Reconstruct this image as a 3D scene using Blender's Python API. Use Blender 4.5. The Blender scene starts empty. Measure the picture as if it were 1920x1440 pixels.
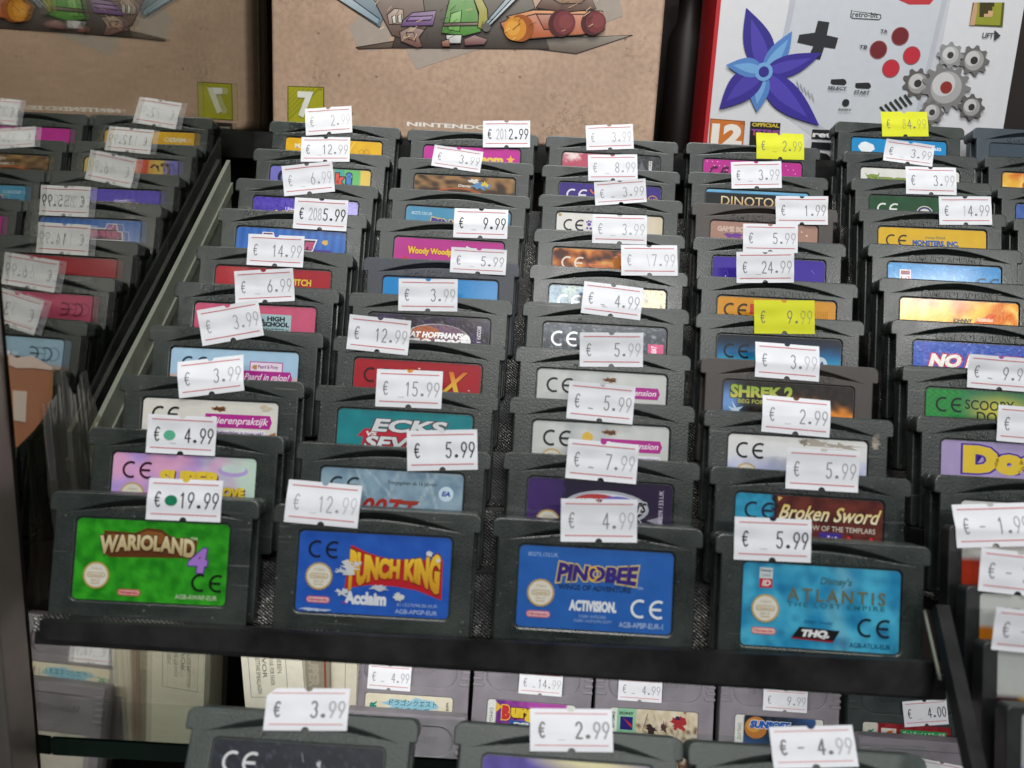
import bpy, math, random
from mathutils import Vector, Matrix, noise

S = 0.001                      # everything below is measured in millimetres
scene = bpy.context.scene
COL = scene.collection

# ------------------------------------------------------------------ camera
CAM = Vector((129.281, -199.546, 77.625))
FPX = 1442.0
RIGHT = Vector((0.99829872, 0.02796131, 0.05116474))
FWD = Vector((-0.01713227, 0.97944421, -0.20098638))
UP = Vector((-0.05573285, 0.19976787, 0.97825694))
cd = bpy.data.cameras.new('camera')
cam = bpy.data.objects.new('camera', cd)
COL.objects.link(cam)
M = Matrix((RIGHT, UP, -FWD)).transposed().to_4x4()
M.translation = CAM * S
cam.matrix_world = M
cd.sensor_width = 36.0
cd.lens = FPX / 1920.0 * 36.0
cd.clip_start = 0.01
cd.clip_end = 50
cd.dof.use_dof = True
cd.dof.focus_distance = 0.305
cd.dof.aperture_fstop = 15.0
scene.camera = cam

# ------------------------------------------------------------------ light
w = bpy.data.worlds.new('World')
scene.world = w
w.use_nodes = True
w.node_tree.nodes['Background'].inputs[0].default_value = (0.80, 0.86, 0.93, 1)
w.node_tree.nodes['Background'].inputs[1].default_value = 0.055
vs = scene.view_settings
vs.view_transform = 'Standard'
vs.look = 'None'
vs.exposure = 0.0
vs.gamma = 1.0
vs.use_curve_mapping = False
scene.cycles.max_bounces = 8
scene.cycles.transparent_max_bounces = 16


def area(name, loc, target, sx, sy, power, color=(1, 1, 1)):
    l = bpy.data.lights.new(name, 'AREA')
    l.shape = 'RECTANGLE'
    l.size, l.size_y = sx, sy
    l.energy = power
    l.color = color
    o = bpy.data.objects.new(name, l)
    COL.objects.link(o)
    d = (Vector(target) - Vector(loc)).normalized()
    o.location = loc
    o.rotation_euler = d.to_track_quat('-Z', 'Y').to_euler()
    return o


# the strip lamp in the roof of the display case, and the shop's ceiling tubes behind the camera
area('case_strip_lamp', (0.15, 0.02, 0.50), (0.15, 0.13, 0.09), 0.40, 0.05, 1.35, (1.0, 0.97, 0.93))
area('ceiling_panel', (0.20, -0.42, 0.95), (0.13, 0.08, 0.05), 0.55, 0.32, 4.9, (0.98, 1.0, 0.99))
for x, z, sx, e in ((1.53, 1.20, 0.34, 9.5), (-0.60, 1.44, 0.34, 6.5), (0.32, 1.12, 0.80, 12.0)):
    area('ceiling_tube', (x, -2.2, z), (0.13, 0.1, 0.05), sx, 0.11, e, (1.0, 0.985, 0.955))

# the small strip under the tray that lights the lower shelf
area('shelf_strip_lamp', (0.13, 0.035, -0.058), (0.14, 0.135, -0.17), 0.26, 0.012, 0.27, (1.0, 0.98, 0.95))

# ------------------------------------------------------------------ helpers
rng = random.Random(7)
LEAN = math.radians(15)
U = Vector((0, math.sin(LEAN), math.cos(LEAN)))     # up along a cartridge's face
N = Vector((0, math.cos(LEAN), -math.sin(LEAN)))    # into a cartridge's thickness


def ray(px, py):
    return FWD + RIGHT * ((px - 960) / FPX) - UP * ((py - 720) / FPX)


def on_plane(px, py, p0, n):
    r = ray(px, py)
    return CAM + r * ((Vector(p0) - CAM).dot(n) / r.dot(n))


def on_y(px, py, y):
    return on_plane(px, py, (0, y, 0), Vector((0, 1, 0)))


def lin(h):
    if not isinstance(h, str):
        return tuple(h)
    h = h.lstrip('#')
    if len(h) == 3:
        h = ''.join(c * 2 for c in h)
    o = []
    for i in (0, 2, 4):
        c = int(h[i:i + 2], 16) / 255
        o.append(c / 12.92 if c <= 0.04045 else ((c + 0.055) / 1.055) ** 2.4)
    return tuple(o)


def mixc(a, b, t):
    t = max(0.0, min(1.0, t))
    return tuple(x + (y - x) * t for x, y in zip(a, b))


class MB:
    """Collects faces (vertices in mm) and links them as one mesh object."""

    def __init__(self):
        self.v, self.f, self.c, self.m, self.sm = [], [], [], [], []

    def add(self, verts, faces, color=(1, 1, 1), mat=0, smooth=False):
        b = len(self.v)
        per = isinstance(color, list)
        for i, p in enumerate(verts):
            self.v.append(tuple(p))
            self.c.append(color[i] if per else color)
        for f in faces:
            self.f.append([b + i for i in f])
            self.m.append(mat)
            self.sm.append(smooth)

    def mesh(self, name, mats):
        me = bpy.data.meshes.new(name)
        me.from_pydata([(x * S, y * S, z * S) for x, y, z in self.v], [], self.f)
        a = me.color_attributes.new('ink', 'FLOAT_COLOR', 'POINT')
        buf = []
        for c in self.c:
            buf += [c[0], c[1], c[2], 1.0]
        a.data.foreach_set('color', buf)
        me.polygons.foreach_set('material_index', self.m)
        me.polygons.foreach_set('use_smooth', self.sm)
        for m in mats:
            me.materials.append(m)
        me.update()
        return me

    def build(self, name, mats, parent=None):
        if not isinstance(mats, (list, tuple)):
            mats = [mats]
        return link(name, self.mesh(name, mats), parent)

    # primitives
    def box(self, x0, x1, y0, y1, z0, z1, color=(1, 1, 1), mat=0, mtx=None):
        p = [Vector((x, y, z)) for x in (x0, x1) for y in (y0, y1) for z in (z0, z1)]
        if mtx:
            p = [mtx @ q for q in p]
        self.add(p, [(0, 1, 3, 2), (4, 6, 7, 5), (0, 4, 5, 1), (2, 3, 7, 6), (0, 2, 6, 4), (1, 5, 7, 3)], color, mat)

    def prism(self, pts, d, color=(1, 1, 1), mat=0):
        """pts: list of Vectors (planar polygon); d: extrusion vector."""
        n = len(pts)
        v = [Vector(p) for p in pts] + [Vector(p) + d for p in pts]
        f = [tuple(range(n))[::-1], tuple(range(n, 2 * n))]
        f += [(i, (i + 1) % n, n + (i + 1) % n, n + i) for i in range(n)]
        self.add(v, f, color, mat)

    def tube(self, pts, r, color=(1, 1, 1), seg=8, mat=0):
        pts = [Vector(p) for p in pts]
        v, f = [], []
        for i, p in enumerate(pts):
            t = (pts[min(i + 1, len(pts) - 1)] - pts[max(i - 1, 0)]).normalized()
            a = t.cross(Vector((0.31, 0.2, 0.93))).normalized()
            b = t.cross(a)
            for k in range(seg):
                g = 2 * math.pi * k / seg
                v.append(p + (a * math.cos(g) + b * math.sin(g)) * r)
        for i in range(len(pts) - 1):
            for k in range(seg):
                f.append((i * seg + k, i * seg + (k + 1) % seg, (i + 1) * seg + (k + 1) % seg, (i + 1) * seg + k))
        f.append(tuple(range(seg)))
        f.append(tuple(range((len(pts) - 1) * seg, len(pts) * seg)))
        self.add(v, f, color, mat, True)


def link(name, data, parent=None):
    o = bpy.data.objects.new(name, data)
    COL.objects.link(o)
    if parent is not None:
        o.parent = parent
    return o


def thing(name, label, cat, mtx=None, group=None):
    o = bpy.data.objects.new(name, None)
    o.empty_display_size = 0.01
    COL.objects.link(o)
    if mtx is not None:
        o.matrix_world = mtx
    return tag(o, label, cat, group)


def tag(o, label, cat, group=None):
    o['label'] = label
    o['category'] = cat
    if group:
        o['group'] = group
    return o


def structure(o):
    o['kind'] = 'structure'
    return o


def frame(origin, ex, ey, ez):
    m = Matrix((ex, ey, ez)).transposed().to_4x4()
    m.translation = Vector(origin) * S
    return m


# ------------------------------------------------------------------ materials
def nodemat(name):
    m = bpy.data.materials.new(name)
    m.use_nodes = True
    nt = m.node_tree
    return m, nt, nt.nodes['Principled BSDF']


def nd(nt, typ, **kw):
    n = nt.nodes.new(typ)
    for k, v in kw.items():
        if k in n.inputs:
            n.inputs[k].default_value = v
        else:
            setattr(n, k, v)
    return n


def coord(nt):
    return nt.nodes.new('ShaderNodeTexCoord').outputs['Object']


def ramp(nt, src, stops):
    r = nt.nodes.new('ShaderNodeValToRGB')
    els = r.color_ramp.elements
    while len(els) < len(stops):
        els.new(0.5)
    for e, (p, c) in zip(els, stops):
        e.position = p
        e.color = tuple(c) + (1,) if len(c) == 3 else c
    nt.links.new(src, r.inputs[0])
    return r.outputs[0]


def add_bump(nt, bsdf, src, strength, dist):
    b = nd(nt, 'ShaderNodeBump', Strength=strength, Distance=dist)
    nt.links.new(src, b.inputs['Height'])
    nt.links.new(b.outputs[0], bsdf.inputs['Normal'])
    return b


def plastic(name, base, rough=0.42, grain=2600, bump=0.5, dist=0.00012, vary=0.25, spec=0.5, worn=0.0):
    m, nt, b = nodemat(name)
    c = coord(nt)
    n1 = nd(nt, 'ShaderNodeTexNoise', Scale=grain, Detail=2.0)
    nt.links.new(c, n1.inputs['Vector'])
    n2 = nd(nt, 'ShaderNodeTexNoise', Scale=75.0, Detail=4.0)
    nt.links.new(c, n2.inputs['Vector'])
    col = ramp(nt, n2.outputs[0], [(0.3, mixc(base, (0, 0, 0), vary)), (0.7, mixc(base, (0.3, 0.32, 0.31), vary * 0.25))])
    if worn:
        fk = nd(nt, 'ShaderNodeTexNoise', Scale=1250.0, Detail=3.0)
        nt.links.new(c, fk.inputs['Vector'])
        fleck = ramp(nt, fk.outputs[0], [(0.50, (0,) * 3), (0.76, (0.11,) * 3)])
        mf = nd(nt, 'ShaderNodeMix', data_type='RGBA')
        nt.links.new(fleck, mf.inputs[0])
        nt.links.new(col, mf.inputs[6])
        mf.inputs[7].default_value = (0.15, 0.18, 0.165, 1)
        col = mf.outputs[2]
        oi = nt.nodes.new('ShaderNodeObjectInfo')
        sh_ = nd(nt, 'ShaderNodeVectorMath', operation='SCALE')
        sh_.inputs['Scale'].default_value = 3.0
        nt.links.new(oi.outputs['Location'], sh_.inputs[0])
        ad = nd(nt, 'ShaderNodeVectorMath', operation='ADD')
        nt.links.new(c, ad.inputs[0])
        nt.links.new(sh_.outputs[0], ad.inputs[1])
        # dust specks and hairline scratches, different on every piece
        vo = nd(nt, 'ShaderNodeTexVoronoi', Scale=310.0)
        nt.links.new(ad.outputs[0], vo.inputs['Vector'])
        dust = ramp(nt, vo.outputs['Distance'], [(0.05, (worn,) * 3), (0.11, (0,) * 3)])
        mp = nd(nt, 'ShaderNodeMapping')
        mp.inputs['Rotation'].default_value = (0, 0.5, 0)
        mp.inputs['Scale'].default_value = (45, 200, 1500)
        nt.links.new(ad.outputs[0], mp.inputs[0])
        ns = nd(nt, 'ShaderNodeTexNoise', Scale=1.0, Detail=1.0)
        nt.links.new(mp.outputs[0], ns.inputs[0])
        scr = ramp(nt, ns.outputs[0], [(0.70, (0,) * 3), (0.75, (worn * .6,) * 3)])
        fm = nd(nt, 'ShaderNodeMath', operation='MAXIMUM')
        nt.links.new(dust, fm.inputs[0])
        nt.links.new(scr, fm.inputs[1])
        mw = nd(nt, 'ShaderNodeMix', data_type='RGBA')
        nt.links.new(fm.outputs[0], mw.inputs[0])
        nt.links.new(col, mw.inputs[6])
        mw.inputs[7].default_value = (0.22, 0.22, 0.20, 1)
        col = mw.outputs[2]
    nt.links.new(col, b.inputs['Base Color'])
    rr = nd(nt, 'ShaderNodeMapRange')
    rr.inputs[3].default_value = rough - 0.1
    rr.inputs[4].default_value = rough + 0.12
    nt.links.new(n2.outputs[0], rr.inputs[0])
    nt.links.new(rr.outputs[0], b.inputs['Roughness'])
    b.inputs['Specular IOR Level'].default_value = spec
    if worn:
        n1.inputs['Scale'].default_value = 1500.0
    add_bump(nt, b, n1.outputs[0], bump, dist)
    return m


def printed(name, rough=0.3, coat=0.0, metallic=0.0, bump=0.1, grain=900, dist=0.00005, wear=0.12):
    """paper or sticker printed with the colours of the 'ink' attribute"""
    m, nt, b = nodemat(name)
    at = nd(nt, 'ShaderNodeAttribute', attribute_name='ink')
    c = coord(nt)
    n = nd(nt, 'ShaderNodeTexNoise', Scale=240.0, Detail=5.0)
    nt.links.new(c, n.inputs['Vector'])
    k = ramp(nt, n.outputs[0], [(0.25, (1 - wear,) * 3), (0.75, (1, 1, 1))])
    mx = nd(nt, 'ShaderNodeMix', data_type='RGBA', blend_type='MULTIPLY')
    mx.inputs[0].default_value = 1.0
    nt.links.new(at.outputs['Color'], mx.inputs[6])
    nt.links.new(k, mx.inputs[7])
    nt.links.new(mx.outputs[2], b.inputs['Base Color'])
    b.inputs['Roughness'].default_value = rough
    b.inputs['Metallic'].default_value = metallic
    b.inputs['Coat Weight'].default_value = coat
    b.inputs['Specular IOR Level'].default_value = 0.28
    b.inputs['Coat Roughness'].default_value = 0.12
    g = nd(nt, 'ShaderNodeTexNoise', Scale=grain, Detail=2.0)
    nt.links.new(c, g.inputs['Vector'])
    add_bump(nt, b, g.outputs[0], bump, dist)
    return m


M_SHELL = plastic('dark_grey_plastic', lin('#1f2926'), rough=0.28, bump=0.38, spec=0.7, worn=0.28)
M_SHELL_B = plastic('dark_grey_plastic_worn', lin('#232c29'), rough=0.31, bump=0.46, spec=0.65, worn=0.6)
M_SHELL_C = plastic('dark_grey_plastic_smooth', lin('#1b2524'), rough=0.26, bump=0.3, spec=0.7, worn=0.35)
M_SHELL_PALE = plastic('mid_grey_plastic', lin('#3f4845'), rough=0.36, bump=0.5, spec=0.5, worn=0.3)
M_SHELL_BROWN = plastic('brown_grey_plastic', lin('#463f3b'), rough=0.42)
M_SHELL_BLUE = plastic('blue_black_plastic', lin('#363c47'), rough=0.34, bump=0.7)
M_SHELL_SLATE = plastic('slate_blue_plastic', lin('#37454f'), rough=0.40)
M_GB = plastic('warm_grey_plastic', lin('#8e8991'), rough=0.42, bump=0.5)
M_GB_DARK = plastic('dark_green_grey_plastic', lin('#333d3d'), rough=0.36, bump=0.5)
M_WHITEPL = plastic('white_plastic', lin('#d8d8d4'), rough=0.4, bump=0.1, vary=0.05)
M_BLACK = plastic('matt_black_board', lin('#0a090a'), rough=0.55, bump=0.3, vary=0.3, spec=0.2)
M_BLACKPL = plastic('black_plastic', lin('#1e1f20'), rough=0.38, bump=0.2)
M_LABEL = printed('printed_sticker', rough=0.36, coat=0.12, bump=0.14, grain=420, dist=0.0001)
M_FOIL = printed('glossy_printed_foil', rough=0.30, coat=0.35, metallic=0.35, bump=0.55, grain=1500, dist=0.00016)
M_PAPER = printed('price_tag_paper', rough=0.6, bump=0.2, grain=1300, wear=0.05)
M_CARD = printed('printed_card', rough=0.5, coat=0.1, bump=0.1, grain=1200, wear=0.06)
M_INKTIN = printed('printed_tin', rough=0.42, coat=0.12, bump=0.2, grain=700, wear=0.10)


def m_kraft():
    m, nt, b = nodemat('kraft_brown_tin')
    c = coord(nt)
    n1 = nd(nt, 'ShaderNodeTexNoise', Scale=9.0, Detail=8.0, Roughness=0.62)
    n2 = nd(nt, 'ShaderNodeTexNoise', Scale=420.0, Detail=4.0)
    n3 = nd(nt, 'ShaderNodeTexNoise', Scale=40.0, Detail=6.0, Roughness=0.7)
    for n in (n1, n2, n3):
        nt.links.new(c, n.inputs['Vector'])
    base = ramp(nt, n1.outputs[0], [(0.32, lin('#a08570')), (0.52, lin('#bd9f88')), (0.7, lin('#c9ab94'))])
    fine = ramp(nt, n2.outputs[0], [(0.28, (0.80, 0.79, 0.78)), (0.6, (1, 1, 1))])
    # crackle lines and dark specks
    vo = nd(nt, 'ShaderNodeTexVoronoi', feature='DISTANCE_TO_EDGE', Scale=21.0)
    sc = nd(nt, 'ShaderNodeMix', data_type='RGBA')
    sc.inputs[0].default_value = 0.09
    nt.links.new(c, sc.inputs[6])
    nt.links.new(n3.outputs['Color'], sc.inputs[7])
    nt.links.new(sc.outputs[2], vo.inputs['Vector'])
    crack = ramp(nt, vo.outputs[0], [(0.0, (0.0,) * 3), (0.02, (1,) * 3)])
    msk = ramp(nt, n3.outputs[0], [(0.50, (1,) * 3), (0.63, (0.58,) * 3)])
    cm = nd(nt, 'ShaderNodeMix', data_type='RGBA', blend_type='LIGHTEN')
    cm.inputs[0].default_value = 1
    nt.links.new(crack, cm.inputs[6])
    nt.links.new(msk, cm.inputs[7])
    v2 = nd(nt, 'ShaderNodeTexVoronoi', Scale=95.0)
    nt.links.new(c, v2.inputs['Vector'])
    spk = ramp(nt, v2.outputs['Distance'], [(0.05, (0.5, 0.47, 0.45)), (0.085, (1, 1, 1))])
    last = base
    for s in (fine, cm.outputs[2], spk):
        mx = nd(nt, 'ShaderNodeMix', data_type='RGBA', blend_type='MULTIPLY')
        mx.inputs[0].default_value = 1
        nt.links.new(last, mx.inputs[6])
        nt.links.new(s, mx.inputs[7])
        last = mx.outputs[2]
    nt.links.new(last, b.inputs['Base Color'])
    b.inputs['Roughness'].default_value = 0.45
    add_bump(nt, b, n2.outputs[0], 0.25, 0.0001)
    return m


M_KRAFT = m_kraft()


def m_fabric():
    """black ribbed cloth with silver threads"""
    m, nt, b = nodemat('ribbed_silver_thread_cloth')
    c = coord(nt)
    mp = nd(nt, 'ShaderNodeMapping')
    mp.inputs['Rotation'].default_value = (0, math.radians(14), math.radians(12))
    nt.links.new(c, mp.inputs[0])
    wv = nd(nt, 'ShaderNodeTexWave', wave_type='BANDS', bands_direction='DIAGONAL', Scale=520.0, Distortion=1.2, Detail=1.0)
    wv.inputs['Detail Scale'].default_value = 3.0
    nt.links.new(mp.outputs[0], wv.inputs[0])
    n = nd(nt, 'ShaderNodeTexNoise', Scale=1500.0, Detail=2.0)
    nt.links.new(c, n.inputs[0])
    big = nd(nt, 'ShaderNodeTexNoise', Scale=60.0, Detail=3.0)
    nt.links.new(c, big.inputs[0])
    ml = nd(nt, 'ShaderNodeMath', operation='MULTIPLY')
    nt.links.new(wv.outputs[1], ml.inputs[0])
    bb = ramp(nt, big.outputs[0], [(0.40, (0.12,) * 3), (0.62, (1,) * 3)])
    nt.links.new(bb, ml.inputs[1])
    m2 = nd(nt, 'ShaderNodeMath', operation='MULTIPLY')
    nt.links.new(ml.outputs[0], m2.inputs[0])
    sp = ramp(nt, n.outputs[0], [(0.35, (0.35,) * 3), (0.62, (1,) * 3)])
    nt.links.new(sp, m2.inputs[1])
    col = ramp(nt, m2.outputs[0], [(0.25, lin('#1a1a1c')), (0.5, lin('#85847f')), (0.8, lin('#e6e2d6'))])
    nt.links.new(col, b.inputs['Base Color'])
    nt.links.new(ramp(nt, m2.outputs[0], [(0.3, (0,) * 3), (0.45, (0.8,) * 3)]), b.inputs['Metallic'])
    b.inputs['Roughness'].default_value = 0.34
    add_bump(nt, b, m2.outputs[0], 1.0, 0.0004)
    return m


M_FABRIC = m_fabric()


def simple(name, base, rough=0.5, metallic=0.0, nscale=120.0, vary=0.15):
    m, nt, b = nodemat(name)
    c = coord(nt)
    n = nd(nt, 'ShaderNodeTexNoise', Scale=nscale, Detail=5.0)
    nt.links.new(c, n.inputs[0])
    nt.links.new(ramp(nt, n.outputs[0], [(0.3, mixc(base, (0, 0, 0), vary)), (0.7, base)]), b.inputs['Base Color'])
    b.inputs['Roughness'].default_value = rough
    b.inputs['Metallic'].default_value = metallic
    return m


M_BOARD = simple('pale_grey_green_board', lin('#74796c'), 0.5)
M_ALU = simple('dull_aluminium', lin('#a09890'), 0.42, 0.75, 40, 0.35)
M_WALL = simple('dark_brown_panel', lin('#2a1c17'), 0.7, 0, 14, 0.6)
M_DARK = simple('dark_cabinet_base', lin('#1b1a18'), 0.7)
M_CREAM = printed('cream_card', rough=0.5, bump=0.1, grain=900, wear=0.12)


def m_mirror(name, refl, rough):
    m, nt, b = nodemat(name)
    b.inputs['Base Color'].default_value = tuple(refl) + (1,)
    b.inputs['Metallic'].default_value = 1.0
    c = coord(nt)
    n = nd(nt, 'ShaderNodeTexNoise', Scale=30.0, Detail=6.0)
    nt.links.new(c, n.inputs[0])
    nt.links.new(ramp(nt, n.outputs[0], [(0.4, (rough,) * 3), (0.75, (rough * 5,) * 3)]), b.inputs['Roughness'])
    return m


def m_pane(name, tint, fac, rough=0.0):
    m = bpy.data.materials.new(name)
    m.use_nodes = True
    nt = m.node_tree
    nt.nodes.clear()
    out = nt.nodes.new('ShaderNodeOutputMaterial')
    t = nd(nt, 'ShaderNodeBsdfTransparent', Color=tuple(tint) + (1,))
    g = nd(nt, 'ShaderNodeBsdfGlossy', Roughness=rough)
    mx = nt.nodes.new('ShaderNodeMixShader')
    mx.inputs[0].default_value = fac
    nt.links.new(t.outputs[0], mx.inputs[1])
    nt.links.new(g.outputs[0], mx.inputs[2])
    nt.links.new(mx.outputs[0], out.inputs[0])
    return m


M_MIRROR = m_mirror('tinted_mirror', (0.47, 0.45, 0.41), 0.012)
M_PANE = m_pane('clear_pane', (0.95, 0.97, 0.95), 0.13)
M_GLASS = m_pane('shelf_glass', (0.93, 0.97, 0.94), 0.10)
M_GLASSEDGE = simple('green_glass_edge', lin('#16241d'), 0.15)

# ------------------------------------------------------------------ lettering
TEXT = {}


def text_shape(body, bold=0.0, spacing=1.0):
    key = (body, bold, spacing)
    if key not in TEXT:
        cu = bpy.data.curves.new('lettering', 'FONT')
        cu.body = body
        cu.size = 1.0
        cu.offset = bold
        cu.space_character = spacing
        cu.resolution_u = 3
        o = bpy.data.objects.new('lettering', cu)
        COL.objects.link(o)
        dg = bpy.context.evaluated_depsgraph_get()
        me = bpy.data.meshes.new_from_object(o.evaluated_get(dg))
        v = [(p.co.x, p.co.y) for p in me.vertices]
        f = [tuple(p.vertices) for p in me.polygons]
        bpy.data.objects.remove(o)
        bpy.data.curves.remove(cu)
        bpy.data.meshes.remove(me)
        TEXT[key] = (v, f)
    return TEXT[key]


class Flat:
    """Flat printed shapes in (x right, y down) mm, mapped onto a surface by fn(x, y, lift)."""

    def __init__(self, mb, fn, lift=0.0, step=0.012):
        self.mb, self.fn, self.lift, self.step = mb, fn, lift, step

    def up(self):
        self.lift += self.step

    def poly(self, pts, color, mat=0):
        self.up()
        self.mb.add([self.fn(x, y, self.lift) for x, y in pts], [tuple(range(len(pts)))], lin(color), mat)

    def rect(self, x0, y0, x1, y1, color, r=0.0):
        if r <= 0:
            self.poly([(x0, y0), (x0, y1), (x1, y1), (x1, y0)], color)
        else:
            p = []
            for cx, cy, a0 in ((x0 + r, y0 + r, 180), (x1 - r, y0 + r, 270), (x1 - r, y1 - r, 0), (x0 + r, y1 - r, 90)):
                for k in range(5):
                    a = math.radians(a0 + 22.5 * k)
                    p.append((cx + r * math.cos(a), cy + r * math.sin(a)))
            self.poly(p[::-1], color)

    def ell(self, cx, cy, rx, ry, color, seg=28, teeth=0, rot=0.0):
        p = []
        cr, sr = math.cos(rot), math.sin(rot)
        for k in range(seg if not teeth else teeth * 2):
            a = -2 * math.pi * k / (seg if not teeth else teeth * 2)
            q = 1.0 if not teeth or k % 2 else 0.9
            x, y = rx * q * math.cos(a), ry * q * math.sin(a)
            p.append((cx + x * cr - y * sr, cy + x * sr + y * cr))
        self.poly(p, color)

    def blob(self, cx, cy, rx, ry, color, seed, rough=0.35, seg=22):
        r = random.Random(seed)
        p = []
        for k in range(seg):
            a = -2 * math.pi * k / seg
            q = 1 + rough * (r.random() - 0.5) * 2
            p.append((cx + rx * q * math.cos(a), cy + ry * q * math.sin(a)))
        self.up()
        b = [self.fn(cx, cy, self.lift)] + [self.fn(x, y, self.lift) for x, y in p]
        self.mb.add(b, [(0, 1 + i, 1 + (i + 1) % seg) for i in range(seg)], lin(color))

    def stroke(self, pts, width, color, cap=True):
        """a ribbon along pts"""
        self.up()
        n = len(pts)
        L, R = [], []
        for i in range(n):
            x0, y0 = pts[max(0, i - 1)]
            x1, y1 = pts[min(n - 1, i + 1)]
            dx, dy = x1 - x0, y1 - y0
            d = math.hypot(dx, dy) or 1.0
            nx, ny = -dy / d * width / 2, dx / d * width / 2
            x, y = pts[i]
            if cap and i in (0, n - 1):
                s = -1 if i == 0 else 1
                x += s * dx / d * width * 0.35
                y += s * dy / d * width * 0.35
            L.append((x + nx, y + ny))
            R.append((x - nx, y - ny))
        v = [self.fn(x, y, self.lift) for x, y in L + R]
        self.mb.add(v, [(i, i + 1, n + i + 1, n + i) for i in range(n - 1)], lin(color))

    def ring(self, cx, cy, rx, ry, width, color, a0=0, a1=360, seg=32):
        self.stroke([(cx + rx * math.cos(math.radians(a0 + (a1 - a0) * k / seg)), cy + ry * math.sin(math.radians(a0 + (a1 - a0) * k / seg))) for k in range(seg + 1)], width, color, cap=False)

    def text(self, body, x0, y0, x1, y1, color, bold=0.0, sh=0.0, out=None, ow=0.035, arc=0.0, rot=0, color2=None, spacing=1.0, flare=0.0, drop=None):
        base_v, _ = text_shape(body, bold, spacing)
        if not base_v:
            return
        bx0 = min(p[0] for p in base_v)
        bx1 = max(p[0] for p in base_v)
        by0 = min(p[1] for p in base_v)
        by1 = max(p[1] for p in base_v)
        W_, H_ = (x1 - x0, y1 - y0) if rot == 0 else (y1 - y0, x1 - x0)
        sx, sy = W_ / (bx1 - bx0), H_ / (by1 - by0)

        def put(x, y):
            u = (x - bx0) * sx
            v = (by1 - y) * sy
            c = (u / W_ - 0.5) * 2
            if flare:
                v = H_ / 2 + (v - H_ / 2) * (1 + flare * (c * c - 0.5))
            u += sh * (H_ - v)
            v += arc * (c * c - 0.4)
            if rot == 90:       # reads downwards
                return (x1 - v, y0 + u)
            if rot == -90:      # reads upwards
                return (x0 + v, y1 - u)
            return (x0 + u, y0 + v)

        layers = []
        if drop:
            layers.append((bold + (ow if out else 0), drop, 0.35, 0.35))
        if out:
            layers.append((bold + ow, out, 0, 0))
        layers.append((bold, color, 0, 0))
        for b, c, dx, dy in layers:
            v, f = text_shape(body, b, spacing)
            self.up()
            pts = [put(x, y) for x, y in v]
            if color2 and c is color:
                cols = [mixc(lin(color), lin(color2), (by1 - y) / (by1 - by0)) for x, y in v]
            else:
                cols = lin(c)
            self.mb.add([self.fn(px + dx, py + dy, self.lift) for px, py in pts], f, cols)

    def ce(self, x, y, h, color):
        r = h / 2
        t = h * 0.135
        rr = r - t / 2
        self.ring(x + r, y + r, rr, rr, t, color, 62, 298, 18)
        ex = x + h * 1.02
        self.ring(ex + r * 0.95, y + r, rr, rr, t, color, 62, 298, 18)
        self.stroke([(ex + t * 0.6, y + r), (ex + r * 1.15, y + r)], t, color)

    def seal(self, x, y, r):
        self.ell(x, y, r, r, '#c2a35c', teeth=30)
        self.ell(x, y, r * 0.83, r * 0.83, '#dcd8cc')
        g = '#b49a62'
        self.text('Original', x - r * .36, y - r * .56, x + r * .36, y - r * .36, g)
        self.rect(x - r * .66, y - r * .2, x + r * .66, y + r * .16, g, r * .17)
        self.rect(x - r * .6, y - r * .15, x + r * .6, y + r * .11, '#dcd8cc', r * .12)
        self.text('Nintendo', x - r * .5, y - r * .11, x + r * .5, y + r * .07, g, bold=0.02)
        self.text('Seal of', x - r * .33, y + r * .24, x + r * .33, y + r * .41, g)
        self.text('Quality', x - r * .33, y + r * .46, x + r * .33, y + r * .66, g)

    def pill(self, x, y, w, red='#c8414c', fill='#e6c9c9'):
        h = w * 0.28
        self.rect(x, y - h / 2, x + w, y + h / 2, red, h * .48)
        self.rect(x + h * .13, y - h * .37, x + w - h * .13, y + h * .37, fill, h * .35)
        self.text('Nintendo', x + w * .1, y - h * .24, x + w * .9, y + h * .22, red, bold=0.03)


# price-gun digits: thin strokes in a 0..1 x 0..1 box (y up)
def arcp(cx, cy, rx, ry, a0, a1, n=9):
    return [(cx + rx * math.cos(math.radians(a0 + (a1 - a0) * i / n)), cy + ry * math.sin(math.radians(a0 + (a1 - a0) * i / n))) for i in range(n + 1)]


DIG = {
    '0': [arcp(.5, .5, .42, .5, 90, 450, 16)],
    '1': [[(.22, .78), (.52, 1), (.52, 0)]],
    '2': [arcp(.5, .72, .4, .28, 165, -35, 9) + [(.08, 0), (.95, 0)]],
    '3': [arcp(.46, .76, .38, .24, 150, -75, 9) + arcp(.46, .27, .44, .27, 75, -150, 9)],
    '4': [[(.72, 0), (.72, 1), (.05, .28), (1, .28)]],
    '5': [[(.9, 1), (.2, 1), (.14, .56)] + arcp(.46, .31, .44, .31, 115, -150, 9)],
    '6': [[(.75, 1)] + arcp(.5, .3, .42, .3, 165, 525, 14)],
    '7': [[(.05, 1), (.95, 1), (.35, 0)]],
    '8': [arcp(.5, .75, .36, .25, 90, 450, 12), arcp(.5, .25, .44, .25, 90, 450, 12)],
    '9': [arcp(.5, .7, .42, .3, -15, 345, 14) + [(.3, 0)]],
    '.': [arcp(.5, .1, .16, .045, 90, 450, 8)],
    '-': [[(.1, .45), (.9, .45)]],
    '_': [[(.1, .04), (.95, .02)]],
    '\\': [[(.2, 1), (.75, 0)]],
    'E': [arcp(.6, .5, .45, .5, 50, 310, 12), [(0, .6), (.75, .6)], [(0, .4), (.7, .4)]],
    ' ': [],
}


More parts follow.
